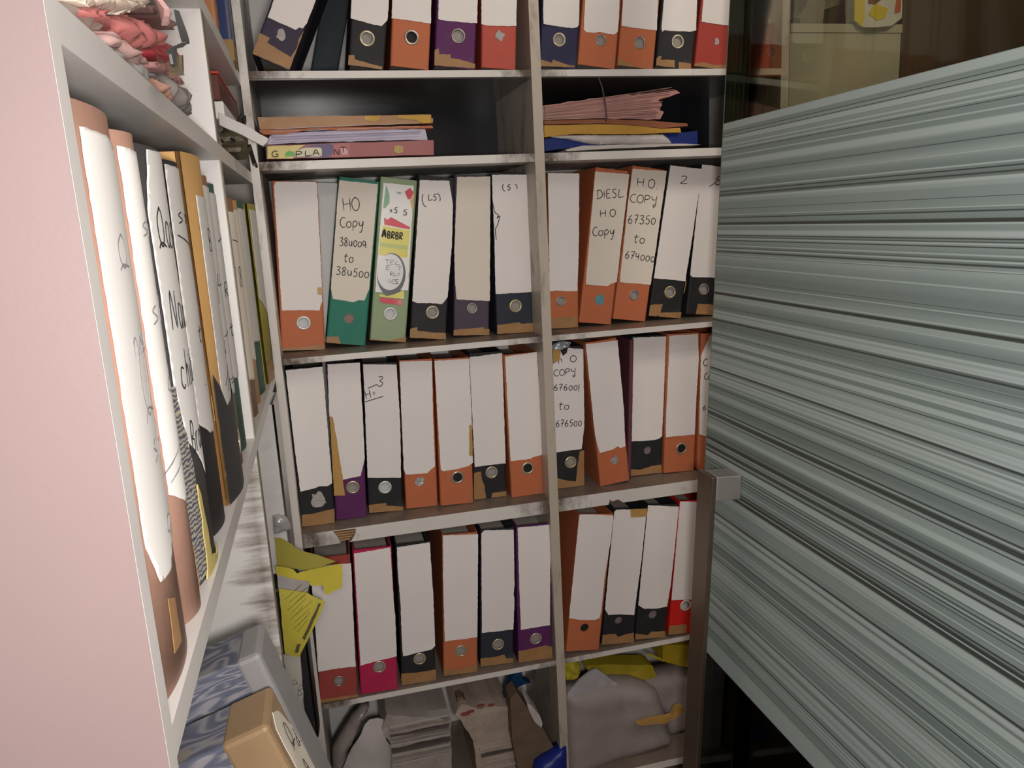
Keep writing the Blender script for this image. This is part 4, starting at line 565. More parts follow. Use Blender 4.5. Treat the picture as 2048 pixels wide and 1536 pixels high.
NR = [(.5690, S4B), (.5719, .8235), (.580, .8185), (.5934, .8215), (.6064, S4B)]
for t, b in ((2.18, 2.16), (S1T, S1B), (S2T, S2B), (S3T, S3B), (S5T, S5B), (.08, .06)):
    obj('shelf_board', MB().box(-.1366, .4234, 0, .335, b, t), LAMJ, bc)
    obj('shelf_board', MB().box(.4447, 1.006, 0, .335, b, t), LAMJ, bc)
b4 = obj('shelf_board', notched(-.1366, .4234, S4B, S4T, [NL]), LAMJ, bc)
b5 = obj('shelf_board', notched(.4447, 1.006, S4B, S4T, [NR]), LAMJ, bc)
def ply(name):
    m = bpy.data.materials.new(name); m.use_nodes = True; nt = m.node_tree; N = nt.nodes; L = nt.links; p = N['Principled BSDF']; p.inputs['Roughness'].default_value = .7
    tc = N.new('ShaderNodeTexCoord'); wv = N.new('ShaderNodeTexWave'); wv.bands_direction = 'Z'; wv.inputs['Scale'].default_value = 55; wv.inputs['Distortion'].default_value = 1.5; wv.inputs['Detail'].default_value = 2
    L.new(tc.outputs['Object'], wv.inputs['Vector']); r = N.new('ShaderNodeValToRGB'); r.color_ramp.elements[0].color = (.09, .045, .02, 1); r.color_ramp.elements[1].color = (.50, .29, .13, 1)
    L.new(wv.outputs['Fac'], r.inputs[0]); L.new(r.outputs[0], p.inputs['Base Color']); return m
PLY = ply('broken_board_core')
obj('broken_core', sheet([(-.0700, .8425), (-.0560, S4B), (-.0380, S4B), (-.0213, .8300), (-.0205, .8412)], .01, .0008, lambda u, v: .0012*nz(u, v*4, 90), .006, random.Random(4)), PLY, b4, loc=(0, .012, 0))
obj('broken_core', sheet([(.5670, S4B), (.5700, .8245), (.580, .8205), (.5934, .8235), (.6084, S4B)], .01, .0008, lambda u, v: .0012*nz(u, v*4, 90), .006, random.Random(5)), mat('torn_brown_edge', (.20, .085, .04), .8, .4, 60, .5, 80), b5, loc=(0, .012, 0))
obj('back_panel', MB().box(-.1366, .4234, .3355, .34, .08, 2.6).box(.4447, 1.006, .3355, .34, .08, 2.6), LAM, bc)
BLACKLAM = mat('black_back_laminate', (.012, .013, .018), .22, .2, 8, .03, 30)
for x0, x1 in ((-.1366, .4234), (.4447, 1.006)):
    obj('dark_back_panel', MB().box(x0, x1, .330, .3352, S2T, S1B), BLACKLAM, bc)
    obj('underside_shade', MB().box(x0, x1, .004, .3295, S1B-.0022, S1B-.0001), mat('underside_shade_gloss', (.085, .075, .072), .2, .15, 6, .03, 30), bc)  # dark gloss sheet: shade under the white board put into the colour

# ---------------------------------------------------------------- files of the back bookcase
GRP = {'1': 'lever arch files on the top shelf of the back bookcase', '3': 'lever arch files on the second file shelf of the back bookcase',
       '4': 'lever arch files on the third file shelf of the back bookcase', '5': 'lever arch files on the lowest file shelf of the back bookcase'}
for d in FILES: make_file(d, GRP[d['row'][0]])

# ---------------------------------------------------------------- shapes given as outlines at their own depth
def local(key):
    ax, val, P = SHP[key]
    a = min(p[0] for p in P); b = min(p[1] for p in P)
    return ax, val, [(p[0]-a, p[1]-b) for p in P], a, b
def shaped(name, key, m, thick, label=None, cat=None, group=None, parent=None, amp=0, sc=14, step=.02, jit=.0006, dstep=None, fn=None, off=0, flatback=True, seed=None, smooth=False, dome=0):
    ax, val, P = SHP[key]; rng = random.Random(key); sd = seed if seed is not None else len(key)*3.1+sum(map(ord, key)) % 17
    if parent is None:
        a = min(p[0] for p in P); b = min(p[1] for p in P); loc = (a, val, b) if ax == 'y' else (val, a, b)
        Q = [(p[0]-a, p[1]-b) for p in P]; base = 0
    else:
        pl = (parent.parent or parent).location; loc = (0, 0, 0)
        if ax == 'y': Q = [(p[0]-pl[0], p[1]-pl[2]) for p in P]; base = pl[1]-val
        else: Q = [(p[0]-pl[1], p[1]-pl[2]) for p in P]; base = val-pl[0]
    f = fn or (lambda u, v: amp*(nz(u, v, sc, sd)+.45*nz(u, v, sc*2.7, sd+9)))
    if dome:
        f0 = f
        def f(u, v):
            e = min(1, edge_dist((u, v), Q)/dome); return f0(u, v)*min(1, e*3)+dome*math.sqrt(max(0, 1-(1-e)**2))
        off -= dome
    g = lambda u, v: base+off+f(u, v)
    o = obj(name, sheet(Q, step, jit, g, thick, rng, dstep=dstep, frame='xz' if ax == 'y' else 'yz', back=(lambda u, v: base+off) if flatback else None), m, parent, loc=loc if parent is None else None, smooth=smooth)
    if label: tag(o, label, cat, group)
    return o

# left bay, flat shelf: pink file, papers, folder, tan box
pk = shaped('box_file', 'pinkfile', mat('dusty_pink_board', (.34, .115, .115), .5, .12, 14, .1, 80), .25, 'dusty pink box file lying flat with a coloured spine sticker, under the papers', 'file')
st = shaped('spine_sticker', 'pinklabel', mat('sticker_plum', (.24, .10, .14), .4, .1, 14, 0), .0004, parent=pk)
for k, nm, c, o in (('pl_yel', 'yellow_print', (.62, .50, .16), .0006), ('pl_blue', 'blue_print', (.085, .06, .16), .0006), ('pl_red', 'red_print', (.42, .11, .11), .0008), ('pl_cream', 'cream_blob', (.62, .56, .38), .0010), ('pl_green', 'green_print', (.10, .36, .06), .0012), ('pl_pink', 'pink_scrap', (.60, .34, .36), .0012)):
    shaped(nm, k, mat('print_'+nm, c, .4, .15, 30, 0), .0003, parent=st, off=o, step=.01)
P = SHP['pl_txt'][2]
for ch, (i, j) in zip('GPLANT', ((0, 1), (3, 4), (5, 6), (7, 8), (9, 10), (11, 12))):
    a = P[i]; b = P[j] if j < len(P) else (P[i][0]+.012, P[i][1])
    mb = MB()
    for line in strokes_for(ch, a[0]-pk.location[0], min(a[1], b[1])-.001-pk.location[2], a[0]+.015-pk.location[0], min(a[1], b[1])-.001-pk.location[2], .011):
        ribbon(mb, line, .0017, lambda u, v: .0032)
    obj('pen_lettering', mb, INK, st)
shaped('gold_sticker', 'pinkhole', mat('gold_sticker', (.42, .30, .07), .35, .3, 60, .2, 60), .0006, parent=pk, off=.0006)
pp = shaped('paper_stack', 'papers', mat('lavender_paper', (.50, .46, .58), .7, .06, 10, .1, 30), .23, 'stack of pale lavender papers lying on the dusty pink box file', 'papers', amp=.003, jit=.001, step=.012)
for i in range(6):
    z0 = .004+i*.0048; z1 = z0+.004+.0015*(i % 2)
    obj('sheet_edge', sheet([(.012+.006*(i % 3), z0), (.30+.004*(i % 3), z1), (.302+.003*(i % 2), z1+.0006), (.012+.005*(i % 2), z0+.0006)], .03, .0002, lambda u, v: .002+.002*(i % 3)+.001*nz(u, v, 20, i), .02, random.Random(i)), mat('paper_edge_shade', (.36, .32, .42) if i % 2 else (.58, .54, .66), .7, .05, 10, 0), pp)
shaped('card_folder', 'ofolder', mat('rust_card', (.40, .13, .055), .6, .15, 14, .1, 60), .24, 'thin rust orange card folder between lavender papers and tan box', 'folder', amp=.002)
tb = shaped('box_file', 'tanbox', mat('tan_paper_wrap', (.36, .185, .075), .4, .2, 10, .2, 40), .25, 'long tan paper-wrapped box file on top of the lying stack, left bay', 'file', amp=.0015)
for k in ('tanpatch', 'tanpatch2'): shaped('yellow_tape_patch', k, mat('mustard_tape', (.50, .29, .05), .22, .25, 40, .3, 40), .0008, parent=tb, off=.0022, step=.01)
# right bay, flat shelf
pb = shaped('paper_bundle', 'r_pink', mat('pink_bundle_paper', (.42, .21, .19), .75, .16, 12, .3, 90), .22, 'fanned bundle of old pinkish papers tied with cord, right bay flat shelf', 'papers', amp=.003, jit=.0016, step=.012)
rng = random.Random(9)
for i in range(15):
    t = i/14; z0 = .003+t*.026; z1 = .006+t*.058; x1 = .255+rng.uniform(-.012, .014)-(.0 if t < .75 else -.03)
    obj('bundle_sheet', sheet([(.002, z0), (.10, z0+(z1-z0)*.35), (x1, z1), (x1+.003, z1+.0011), (.10, z0+(z1-z0)*.35+.0011), (.002, z0+.0011)], .03, .0003, lambda u, v: .004+.0035*nz(u, v, 9, i), .12, rng), mat('bundle_sheet_%s' % 'pale' if i % 3 == 0 else 'bundle_sheet_rose' if i % 3 == 1 else 'bundle_sheet_tan', ((.52, .33, .30), (.40, .19, .18), (.46, .29, .23))[i % 3], .75, .1, 20, 0), pb)
obj('cord', MB().tube([(.125, .0, .088), (.130, -.008, .066), (.136, -.009, .03), (.139, -.008, .0), (.139, .01, -.002)], .0016, 6), mat('dark_cord', (.10, .06, .06), .8, .2, 40, 0), pb)
shaped('card_folder', 'r_brown', mat('brown_card', (.24, .08, .035), .5, .2, 14, .1, 60), .23, 'dark reddish brown folder under the fanned pink paper bundle', 'folder', amp=.002)
shaped('card_folder', 'r_yellow', mat('mustard_card', (.46, .25, .035), .45, .18, 12, .1, 50), .24, 'mustard yellow folder above the blue file in the right bay', 'folder', amp=.002)
shaped('box_file', 'r_blue', mat('royal_blue_board', (.008, .022, .15), .35, .25, 14, .1, 50), .24, 'royal blue file at the bottom of the lying pile in the right bay', 'file', amp=.001)
shaped('plastic_bag', 'r_bag', mat('white_plastic_film', (.50, .46, .45), .3, .25, 16, .6, 30), .012, 'crumpled white plastic bag stuffed in front of the royal blue file', 'bag', amp=.006, sc=30, step=.009, dome=0.012, smooth=True)
shaped('paper_sheet', 'r_white', mat('dusty_white_paper', (.52, .48, .44), .75, .1, 16, .2, 40), .15, 'dusty white sheet poking out under the royal blue file', 'paper', amp=.001)
# white card behind the left pair of the second file row
o = obj('card_sheet', sheet([(0, 0), (.075, 0), (.078, .355), (.004, .36)], .04, .001, lambda u, v: .002*nz(u, v, 8, 2), .002, random.Random(2)), mat('white_card_face', (.80, .79, .78), .5, .03, 8, 0), loc=(-.055, .2, S3T+.001))
tag(o, 'white card standing behind the gap between the orange and the HO Copy green file', 'card')
for x, y, nm, lb in ((.462, .09, 'crumpled_foil', 'crumpled silver foil scrap on top of the file marked 676001'),):
    o = obj(nm, sheet([(0, 0), (.012, .012), (.035, .016), (.052, .012), (.048, .002), (.03, -.004)], .006, .001, lambda u, v: .006*nz(u, v, 90, 4)+.004, .012, random.Random(3)), mat('foil_scrap', (.42, .45, .50), .3, .3, 60, .6, 60, metal=.5), loc=(.452, .05, S4T+.347)); tag(o, lb, 'foil')

# ---------------------------------------------------------------- left bookcase
lb = thing('bookcase', 'white laminate bookcase along the left side, running from the pink wall to the corner', 'bookcase')
def lbox(y0, y1, z0, z1, x1=XL, x0=-.48): return MB().box(x0, x1, y0, y1, z0, z1)
LEDGE = mat('grey_white_edge', (.60, .575, .555), .35, .08, 6, .05, 40)
obj('upright', lbox(-1.2038, -1.186, 0, 2.6), LEDGE, lb)
AT, AB, BT, BB, TT, TB = 1.601, 1.580, 1.207, 1.186, 1.783, 1.761
for t, b in ((TT, TB), (AT, AB), (BT, BB)): obj('shelf_board', lbox(-1.186, -.0005, b, t), LEDGE, lb)
obj('shelf_board', lbox(-1.186, -.535, .66, .68), LEDGE, lb)
obj('shelf_board', lbox(-.517, -.0005, .803, .823, x1=-.225), LAMD, lb)
obj('shelf_board', lbox(-.517, -.0005, .405, .425), LAMD, lb)
DIV = grime('divider_laminate', (.72, .70, .68), [(-.165, .06)], amount=1.0, base=-.06, stretch=(.35, 1, 3), tone=(.16, .12, .09))
EDGE = mat('bare_chipboard_edge', (.42, .38, .31), .8, .25, 90, .6, 160)
for z0, z1 in ((TT, 2.6), (AT, TB), (BT, AB), (.851, BB)):
    dv = obj('divider', lbox(-.535, -.517, z0, z1, x1=XL-.0012), DIV if z1 < 1.3 else LAM, lb)
    obj('edge_strip', MB().box(XL-.0011, XL, -.535, -.517, z0, z1), EDGE if 1.2 < z0 < 1.3 else mat('worn_brown_edge', (.20, .165, .11), .7, .3, 40, .3, 60), dv)
obj('back_panel', MB().box(-.49, -.4805, -1.186, .0, 0, 2.6), LAM, lb)

def LF(n, c, y0, w_, rec, lab, lc='w', z=BT+.0008, h=.35, t=0, hole=None, tp=(), tx=(), faded=False, pw=.0013, dp=.26, bul=.008):
    return dict(n=n, c=c, o=[XL-rec-bul, y0, z], t=t, w=w_, h=h, l=lab, lc=lc, hole=hole, tp=list(tp), tx=list(tx), rz=PI/2, faded=faded, pw=pw, dp=dp, bulge=bul)
LEFT = [
 LF('salmon lever arch file with faded label, nearest in the left bookcase beside the pink wall', 'salmon', -1.176, .108, .003, [(.018,.10),(.03,.072),(.055,.068),(.085,.088),(.104,.10),(.105,.30),(.106,.330),(.06,.338),(.020,.338)], 'w2', h=.352,
    tp=[[(.036,.02),(.055,.018),(.054,.05),(.04,.056)]], tx=[('Q', .05,.17,.085,.17,.05),('Q',.045,.262,.07,.262,.02),('nisu',.045,.21,.1,.207,.018),('sA',.055,.14,.10,.14,.02),('a',.06,.09,.085,.09,.016)], faded=True, pw=.0012),
 LF('narrow salmon lever arch file with faded label, second from the pink wall', 'salmon', -1.064, .053, .004, [(.003,.10),(.025,.086),(.046,.094),(.05,.11),(.051,.20),(.05,.335),(.004,.338)], 'w2', h=.348,
    tp=[[(.03,.01),(.05,.01),(.05,.05),(.034,.04)]], tx=[('si',.015,.28,.045,.28,.014),('sG',.012,.22,.045,.22,.018),('c',.02,.17,.04,.17,.016),('=',.004,.10,.05,.12,.02)], faded=True, pw=.0012),
 LF('charcoal lever arch file with white label written in four lines, third from the pink wall', 'charcoal', -1.008, .106, .004, [(.012,.16),(.022,.12),(.06,.088),(.072,.075),(.085,.10),(.098,.16),(.10,.26),(.094,.345),(.025,.343),(.012,.30)], 'w2', h=.346,
    tx=[('Qasi',.022,.272,.088,.268,.030),('Nadi',.024,.208,.09,.203,.030),('chito',.026,.160,.092,.156,.028),('Brown',.03,.105,.092,.10,.026)], pw=.0014),
 LF('black lever arch file with grey stained label, fourth from the pink wall', 'black', -.899, .086, .006, [(.006,.11),(.03,.095),(.06,.09),(.08,.11),(.083,.33),(.07,.338),(.01,.34)], 'g', h=.344,
    tp=[[(.055,.10),(.066,.10),(.067,.125),(.056,.125)]], tx=[('sx',.02,.29,.07,.29,.014),('/',.015,.28,.07,.262,.004),('f:',.03,.22,.06,.22,.015),('t.',.035,.18,.06,.18,.016),('..',.03,.14,.07,.14,.01)], pw=.0012),
 LF('tan lever arch file with grey label and black foot, fifth from the pink wall', 'tan', -.808, .115, .000, [(.022,.082),(.05,.076),(.085,.074),(.10,.088),(.108,.12),(.11,.20),(.11,.315),(.024,.318)], 'g', h=.358, hole=[.082,.046,.0145,'cream'],
    tp=[([(.0,.0),(.115,.0),(.115,.125),(.108,.12),(.09,.105),(.03,.10),(.014,.125),(.0,.14)], 'black_cloth_foot'),[(.004,.03),(.022,.035),(.03,.075),(.012,.08)],[(.07,.002),(.112,.002),(.11,.028),(.075,.022)],[(.03,.02),(.044,.016),(.046,.05),(.036,.056)]],
    tx=[('B',.05,.262,.075,.262,.022),('Us',.048,.205,.092,.205,.03),('-L',.05,.15,.09,.15,.016),('=',.045,.105,.1,.125,.02)], pw=.0012),
 LF('brown-footed lever arch file with narrow grey label, left of the chipboard edged divider', 'brown', -.688, .07, .006, [(.004,.085),(.03,.09),(.064,.082),(.066,.33),(.006,.335)], 'g', h=.345,
    tx=[('-',.02,.28,.05,.28,.01),('L',.02,.22,.05,.22,.015),('/',.02,.16,.06,.16,.006),('=',.02,.10,.05,.10,.01)], pw=.0012),
 LF('dark green lever arch file with grey label, pressed against the chipboard edged divider', 'darkgreen', -.614, .075, .008, [(.004,.10),(.03,.095),(.07,.10),(.07,.325),(.006,.33)], 'g', h=.34,
    tx=[('/',.02,.27,.055,.27,.006),('R',.02,.20,.05,.20,.018),('t',.02,.15,.05,.15,.016)], pw=.0012),
 LF('grey-brown lever arch file just behind the chipboard edged divider', 'greyboard', -.512, .085, .006, [(.004,.06),(.04,.05),(.08,.055),(.08,.33),(.006,.335)], 'g', h=.348, tx=[('o',.03,.22,.055,.22,.02)], faded=True),
 LF('lever arch file with tan cream label, second beyond the divider', 'brown', -.424, .085, .006, [(.004,.06),(.04,.055),(.08,.06),(.08,.31),(.006,.31)], 'c', h=.33, tx=[('/',.01,.27,.04,.26,.006),('8',.02,.2,.04,.2,.03),('-',.01,.19,.05,.19,.01)]),
 LF('lever arch file with plain tan label, third beyond the divider', 'tan', -.336, .08, .008, [(.004,.08),(.04,.07),(.076,.075),(.076,.315),(.006,.315)], 'c', h=.33),
 LF('green-footed lever arch file with pale label, fourth beyond the divider', 'darkgreen', -.252, .105, .006, [(.004,.095),(.05,.09),(.10,.092),(.10,.315),(.006,.32)], 'g', h=.33),
 LF('olive lever arch file with torn tan foot in the corner of the left bookcase', 'olive', -.143, .115, -.004, [(.004,.16),(.05,.13),(.09,.12),(.11,.14),(.108,.315),(.006,.32)], 'g', h=.33, tp=[[(.004,.0),(.113,.0),(.112,.03),(.06,.045),(.004,.034)]]),
 LF('pale grey lever arch file standing in the corner below the olive file', 'paleboard', -.135, .118, -.004, None, z=.8238, h=.342, bul=.003),
 LF('black lever arch file spine beside the lowest maroon file, in the corner', 'black', -.108, .085, -.012, None, z=.4258, h=.345, bul=.003),
]
for d in LEFT: make_file(d, 'lever arch files in the left bookcase')
# corrugated worn strip on the third file
def stripes_mat():
    m = bpy.data.materials.new('worn_marbled_edge'); m.use_nodes = True; nt = m.node_tree; N = nt.nodes; L = nt.links; p = N['Principled BSDF']; p.inputs['Roughness'].default_value = .6
    tc = N.new('ShaderNodeTexCoord'); wv = N.new('ShaderNodeTexWave'); wv.bands_direction = 'Z'; wv.inputs['Scale'].default_value = 75; wv.inputs['Distortion'].default_value = 6; wv.inputs['Detail'].default_value = 3; wv.inputs['Detail Scale'].default_value = 2
    L.new(tc.outputs['Object'], wv.inputs['Vector']); r = N.new('ShaderNodeValToRGB'); r.color_ramp.elements[0].color = (.05, .06, .10, 1); r.color_ramp.elements[1].color = (.42, .38, .30, 1)
    L.new(wv.outputs['Fac'], r.inputs[0]); L.new(r.outputs[0], p.inputs['Base Color']); return m
WORN = stripes_mat()
def marble_mat():
    m = bpy.data.materials.new('blue_marbled_paper'); m.use_nodes = True; nt = m.node_tree; N = nt.nodes; L = nt.links; p = N['Principled BSDF']; p.inputs['Roughness'].default_value = .3
    tc = N.new('ShaderNodeTexCoord'); mp = N.new('ShaderNodeMapping'); mp.inputs['Scale'].default_value = (1, 1, 4.2); L.new(tc.outputs['Object'], mp.inputs[0])
    n = N.new('ShaderNodeTexNoise'); n.inputs['Scale'].default_value = 11; n.inputs['Detail'].default_value = 2; n.inputs['Distortion'].default_value = .35; L.new(mp.outputs[0], n.inputs['Vector'])
    mu = N.new('ShaderNodeMath'); mu.operation = 'MULTIPLY'; mu.inputs[1].default_value = 62; L.new(n.outputs['Fac'], mu.inputs[0])
    si = N.new('ShaderNodeMath'); si.operation = 'SINE'; L.new(mu.outputs[0], si.inputs[0])
    r = N.new('ShaderNodeValToRGB'); e = r.color_ramp.elements; e[0].position = .0; e[0].color = (.13, .14, .19, 1); e[1].position = 1; e[1].color = (.33, .32, .34, 1); x = e.new(.6); x.color = (.17, .18, .24, 1)
    mr = N.new('ShaderNodeMapRange'); mr.inputs[1].default_value = -1; L.new(si.outputs[0], mr.inputs[0]); L.new(mr.outputs[0], r.inputs[0])
    n2 = N.new('ShaderNodeTexVoronoi'); n2.inputs['Scale'].default_value = 17; L.new(mp.outputs[0], n2.inputs['Vector'])
    m2 = N.new('ShaderNodeMapRange'); m2.inputs[1].default_value = .22; m2.inputs[2].default_value = .16; L.new(n2.outputs['Distance'], m2.inputs[0])
    mx = N.new('ShaderNodeMix'); mx.data_type = 'RGBA'; mx.inputs[7].default_value = (.33, .29, .26, 1); L.new(m2.outputs[0], mx.inputs[0]); L.new(r.outputs[0], mx.inputs[6]); L.new(mx.outputs[2], p.inputs['Base Color']); return m
MARBLE = marble_mat()
third = [o for o in bpy.data.objects if o.get('label', '').startswith('charcoal lever')][0]
obj('worn_edge_strip', sheet([(.001, .002), (.030, .004), (.026, .10), (.012, .165), (.001, .17)], .01, .002, lambda u, v: .008*max(0, 1-(2*u/.106-1)**2)+.0016+.0008*nz(u, v, 120), .0012, random.Random(6)), WORN, third)
obj('yellow_torn_foot', sheet([(.02, .0), (.09, .0), (.085, .006), (.06, .004), (.04, .012), (.034, .06), (.028, .08), (.026, .02)], .01, .002, lambda u, v: .008*max(0, 1-(2*u/.106-1)**2)+.0022, .0012, random.Random(7)), mat('yellowed_board_core', (.50, .40, .14), .7, .3, 60, .4, 60), third)

# marbled box files standing in the lower near compartment
def marbled(label, o, tilt, w_, h_, half):
    r = thing('box_file', label, 'file', o, (0, tilt, 0), 'marbled box files at the lower left')
    body = obj('cover', MB().box(-.27, -.006, 0, w_, 0, h_), MARBLE, r, bevel=.004)
    sp = mat('grey_cloth_spine', (.30, .29, .30), .55, .1, 20, .2, 200) if not half else mat('tan_leather_spine', (.34, .225, .125), .45, .2, 14, .2, 60)
    obj('spine', MB().box(-.030 if not half else -.052, .0, -.0012, w_+.0012, -.0005, h_+.0012), sp, r, bevel=.006)
    return r
m1 = marbled('grey-spined box file with blue marbled cover leaning at the lower left', (-.060, -.775, .6815), math.radians(-15.5), .075, .345, False)
m2 = marbled('tan-spined marbled box file with torn cream label, before the grey-spined one', (-.048, -.872, .6815), math.radians(-17), .075, .318, True)
obj('label_paper', sheet([(.018, -.0), (.070, .0), (.072, .262), (.050, .300), (.030, .312), (.016, .30), (.014, .15)], .012, .0012, lambda u, v: .0012+.0012*nz(u, v, 30, 3), .0008, random.Random(8), frame='yz'), PAPERS['c'], m2)
mb = MB()
for s, a, b, c, h in (('Q', .03, .26, .05, .03), ('d', .05, .245, .064, .018), ('A', .034, .215, .05, .022), ('x', .04, .18, .055, .014)):
    for line in strokes_for(s, a, b, c, b, h): ribbon(mb, line, .0012, lambda u, v: 0)
mb.v = [(-y+.0032, x, z) for x, y, z in mb.v]
obj('handwriting', mb, INK, [c for c in m2.children if c.name.startswith('label_paper')][0])

# heap of torn papers over the near part of the upper shelf
def paper(n, c, r=.75, b=.5): return mat(n, c, r, .22, 20, b, 60)
shaped('folder', 'hp_tan', paper('taupe_card', (.46, .38, .33), .5, .1), .26, 'smooth taupe folder edge at the base of the torn paper heap, upper left', 'folder', amp=.004, sc=8, dome=0.02, smooth=True)
shaped('folder', 'hp_green', paper('bottle_green_card', (.16, .24, .20), .5, .2), .22, 'dull green folder corner beside the taupe folder, upper left', 'folder', amp=.003)
cr = shaped('paper_bundle', 'hp_cream', paper('cream_pages', (.66, .57, .47)), .24, 'bundle of curled cream pages on top of the torn pink heap', 'papers', fn=lambda u, v: .004*math.sin(v*520+6*nz(u, v, 18))+.010*nz(u, v, 22, 5), step=.0035, jit=.0012, dome=.014)
pk2 = shaped('paper_bundle', 'hp_pink', paper('torn_pink_paper', (.52, .17, .16), .5), .22, 'heap of torn bright pink papers in the upper left bookcase', 'papers', amp=.022, sc=24, step=.007, jit=.002, dome=0.014, smooth=True)
for i, (dy, dz, s) in enumerate(((.02, .035, .9), (.06, .05, .6), (.10, .02, .7))):
    obj('torn_flap', sheet([(dy+a*s, dz+b*s) for a, b in ((0, .01), (.03, .0), (.07, .012), (.10, .03), (.08, .035), (.04, .024), (.01, .03))], .006, .0018, lambda u, v: .02+.014*nz(u, v, 30, i+5), .004, random.Random(i+30), frame='yz'), paper('torn_flap_%s' % 'abc'[i], ((.62, .27, .28), (.48, .20, .19), (.60, .36, .34))[i], .5), pk2)
shaped('paper_bundle', 'hp_rose', paper('torn_rose_grey_paper', (.46, .29, .27)), .2, 'torn rose-grey papers below the bright pink heap', 'papers', amp=.018, sc=26, step=.007, jit=.002, dome=0.012, smooth=True)
shaped('folder', 'hp_red', paper('crimson_card', (.36, .035, .045), .4, .2), .16, 'crimson folder sticking out behind the steel clip', 'folder', amp=.006, step=.01, jit=.0015, dome=0.012, smooth=True)
shaped('folder', 'hp_redtab', paper('red_tab_card', (.58, .08, .08), .5, .1), .14, 'small red card tab against the white divider', 'card', amp=.001)
shaped('paper_roll', 'hp_mauve', paper('mauve_paper', (.34, .20, .19)), .1, 'frayed mauve paper end above the red card tab', 'paper', amp=.012, sc=30, step=.006, jit=.002, dome=0.012, smooth=True)
shaped('tissue_paper', 'hp_tissue', paper('rose_tissue', (.40, .20, .19)), .12, 'shredded rose tissue under the crimson folder', 'paper', amp=.012, sc=40, step=.006, jit=.003, dome=0.012, smooth=True)
shaped('paper_wad', 'hp_grey', paper('ash_grey_paper', (.24, .215, .205), .9, .9), .2, 'ash grey wad of rough torn paper at the far end of the heap', 'paper', amp=.012, sc=40, step=.007, jit=.0025, dome=0.02, smooth=True)
shaped('paper_wad', 'hp_lump', paper('flesh_paper', (.48, .26, .20), .8, .8), .08, 'small salmon paper wad wedged beside the ash grey one', 'paper', amp=.014, sc=40, step=.006, jit=.002, dome=0.012, smooth=True)
shaped('plastic_film', 'hp_film', mat('milky_film', (.42, .40, .39), .35, .15, 14, .4, 40), .06, 'milky plastic film along the shelf edge under the heap', 'plastic', amp=.008, sc=20, step=.008, dome=0.012, smooth=True)
STEEL = mat('dark_strap', (.075, .085, .09), .35, .2, 30, .1, 40)
s1 = thing('clip', 'dark strapped steel clip with brass ends hanging over the torn pink heap', 'clip', (XL+.012, -.8, 1.68))
for k in ('hp_strap1', 'hp_strap2'): shaped('strap', k, STEEL, .002, parent=s1, step=.008, fn=lambda u, v: .012+.003*nz(u, v, 30), flatback=False)
shaped('brass_jaw', 'hp_clip', mat('brass_metal', (.46, .38, .24), .25, .15, 30, 0, metal=.8), .004, parent=s1, step=.008, fn=lambda u, v: .0125, flatback=False)

# far upper compartment of the left bookcase
o = obj('box_file', MB().box(-.22, 0, 0, .05, 0, .28), mat('blue_rexine', (.03, .045, .13), .3, .2, 20, .1, 60), loc=(-.150, -.115, TT+.001), rot=(math.radians(-7), 0, 0), bevel=.006); tag(o, 'blue box file with tan foot standing at the top left corner', 'file')
obj('tan_foot', MB().box(-.22, .0008, -.0008, .0508, -.0006, .035), mat('tan_board_foot', (.30, .19, .08), .6, .2, 20, .2, 60), o)
o = obj('box_file', MB().box(-.22, 0, 0, .045, 0, .28), mat('orange_rexine', (.45, .19, .07), .4, .2, 20, .1, 60), loc=(-.165, -.20, TT+.001), bevel=.004); tag(o, 'orange-brown box file left of the blue one at the top left corner', 'file')
o = obj('box_file', MB().box(-.24, 0, 0, .30, 0, .038), mat('maroon_brown_board', (.11, .025, .018), .4, .2, 20, .1, 60), loc=(-.163, -.31, 1.688), bevel=.002); tag(o, 'dark maroon file lying in the upper corner compartment', 'file')
obj('red_edge', MB().box(-.24, .0006, -.0006, .3006, .0385, .0415), mat('red_edge_band', (.55, .04, .03), .4, .1, 20, 0), o)
o = obj('card_box', MB().box(-.24, 0, 0, .30, 0, .026), mat('white_box_card', (.72, .71, .69), .5, .04, 10, .05, 40), loc=(-.160, -.31, 1.6605), bevel=.002); tag(o, 'flat white carton under the dark maroon lying file', 'box')
o = shaped('wood_batten', 'plank', mat('dusty_white_batten', (.55, .53, .51), .6, .12, 12, .3, 80), .02, 'dusty white batten slanting down across the corner upright', 'batten', amp=.0015, step=.012)
o = obj('paper_carton', MB().box(-.24, -.02, 0, .26, 0, .055), mat('white_box_card', (.7,.69,.67)), loc=(-.168, -.28, AT+.001)); tag(o, 'white carton under the batten in the corner compartment', 'box')
wd = thing('wire_bundle', 'dark tangle of wire and foil beneath the white batten in the corner', 'wire', (-.158, -.27, AT+.004))
obj('foil_lump', sheet([(0, .01), (.03, .0), (.09, .012), (.12, .02), (.10, .045), (.05, .055), (.01, .04)], .006, .002, lambda u, v: .014+.014*nz(u, v, 60, 2), .03, random.Random(3), frame='yz'), mat('dark_foil', (.09, .075, .045), .35, .5, 60, .6, 60, metal=.4), wd)
for pts in (((.01, -.01, .05), (.02, .0, .066), (.02, .02, .058), (.02, .05, .06), (.02, .06, .072)), ((.018, .08, .02), (.02, .11, .03), (.022, .14, .01), (.024, .16, -.002)), ((.018, .1, .03), (.022, .12, -.001), (.024, .10, -.003)), ((.0, .0, .03), (.018, .05, .02), (.02, .13, .024))):
    obj('wire', MB().tube(pts, .0026, 6), mat('black_wire', (.012, .012, .012), .5, .1, 30, 0), wd)

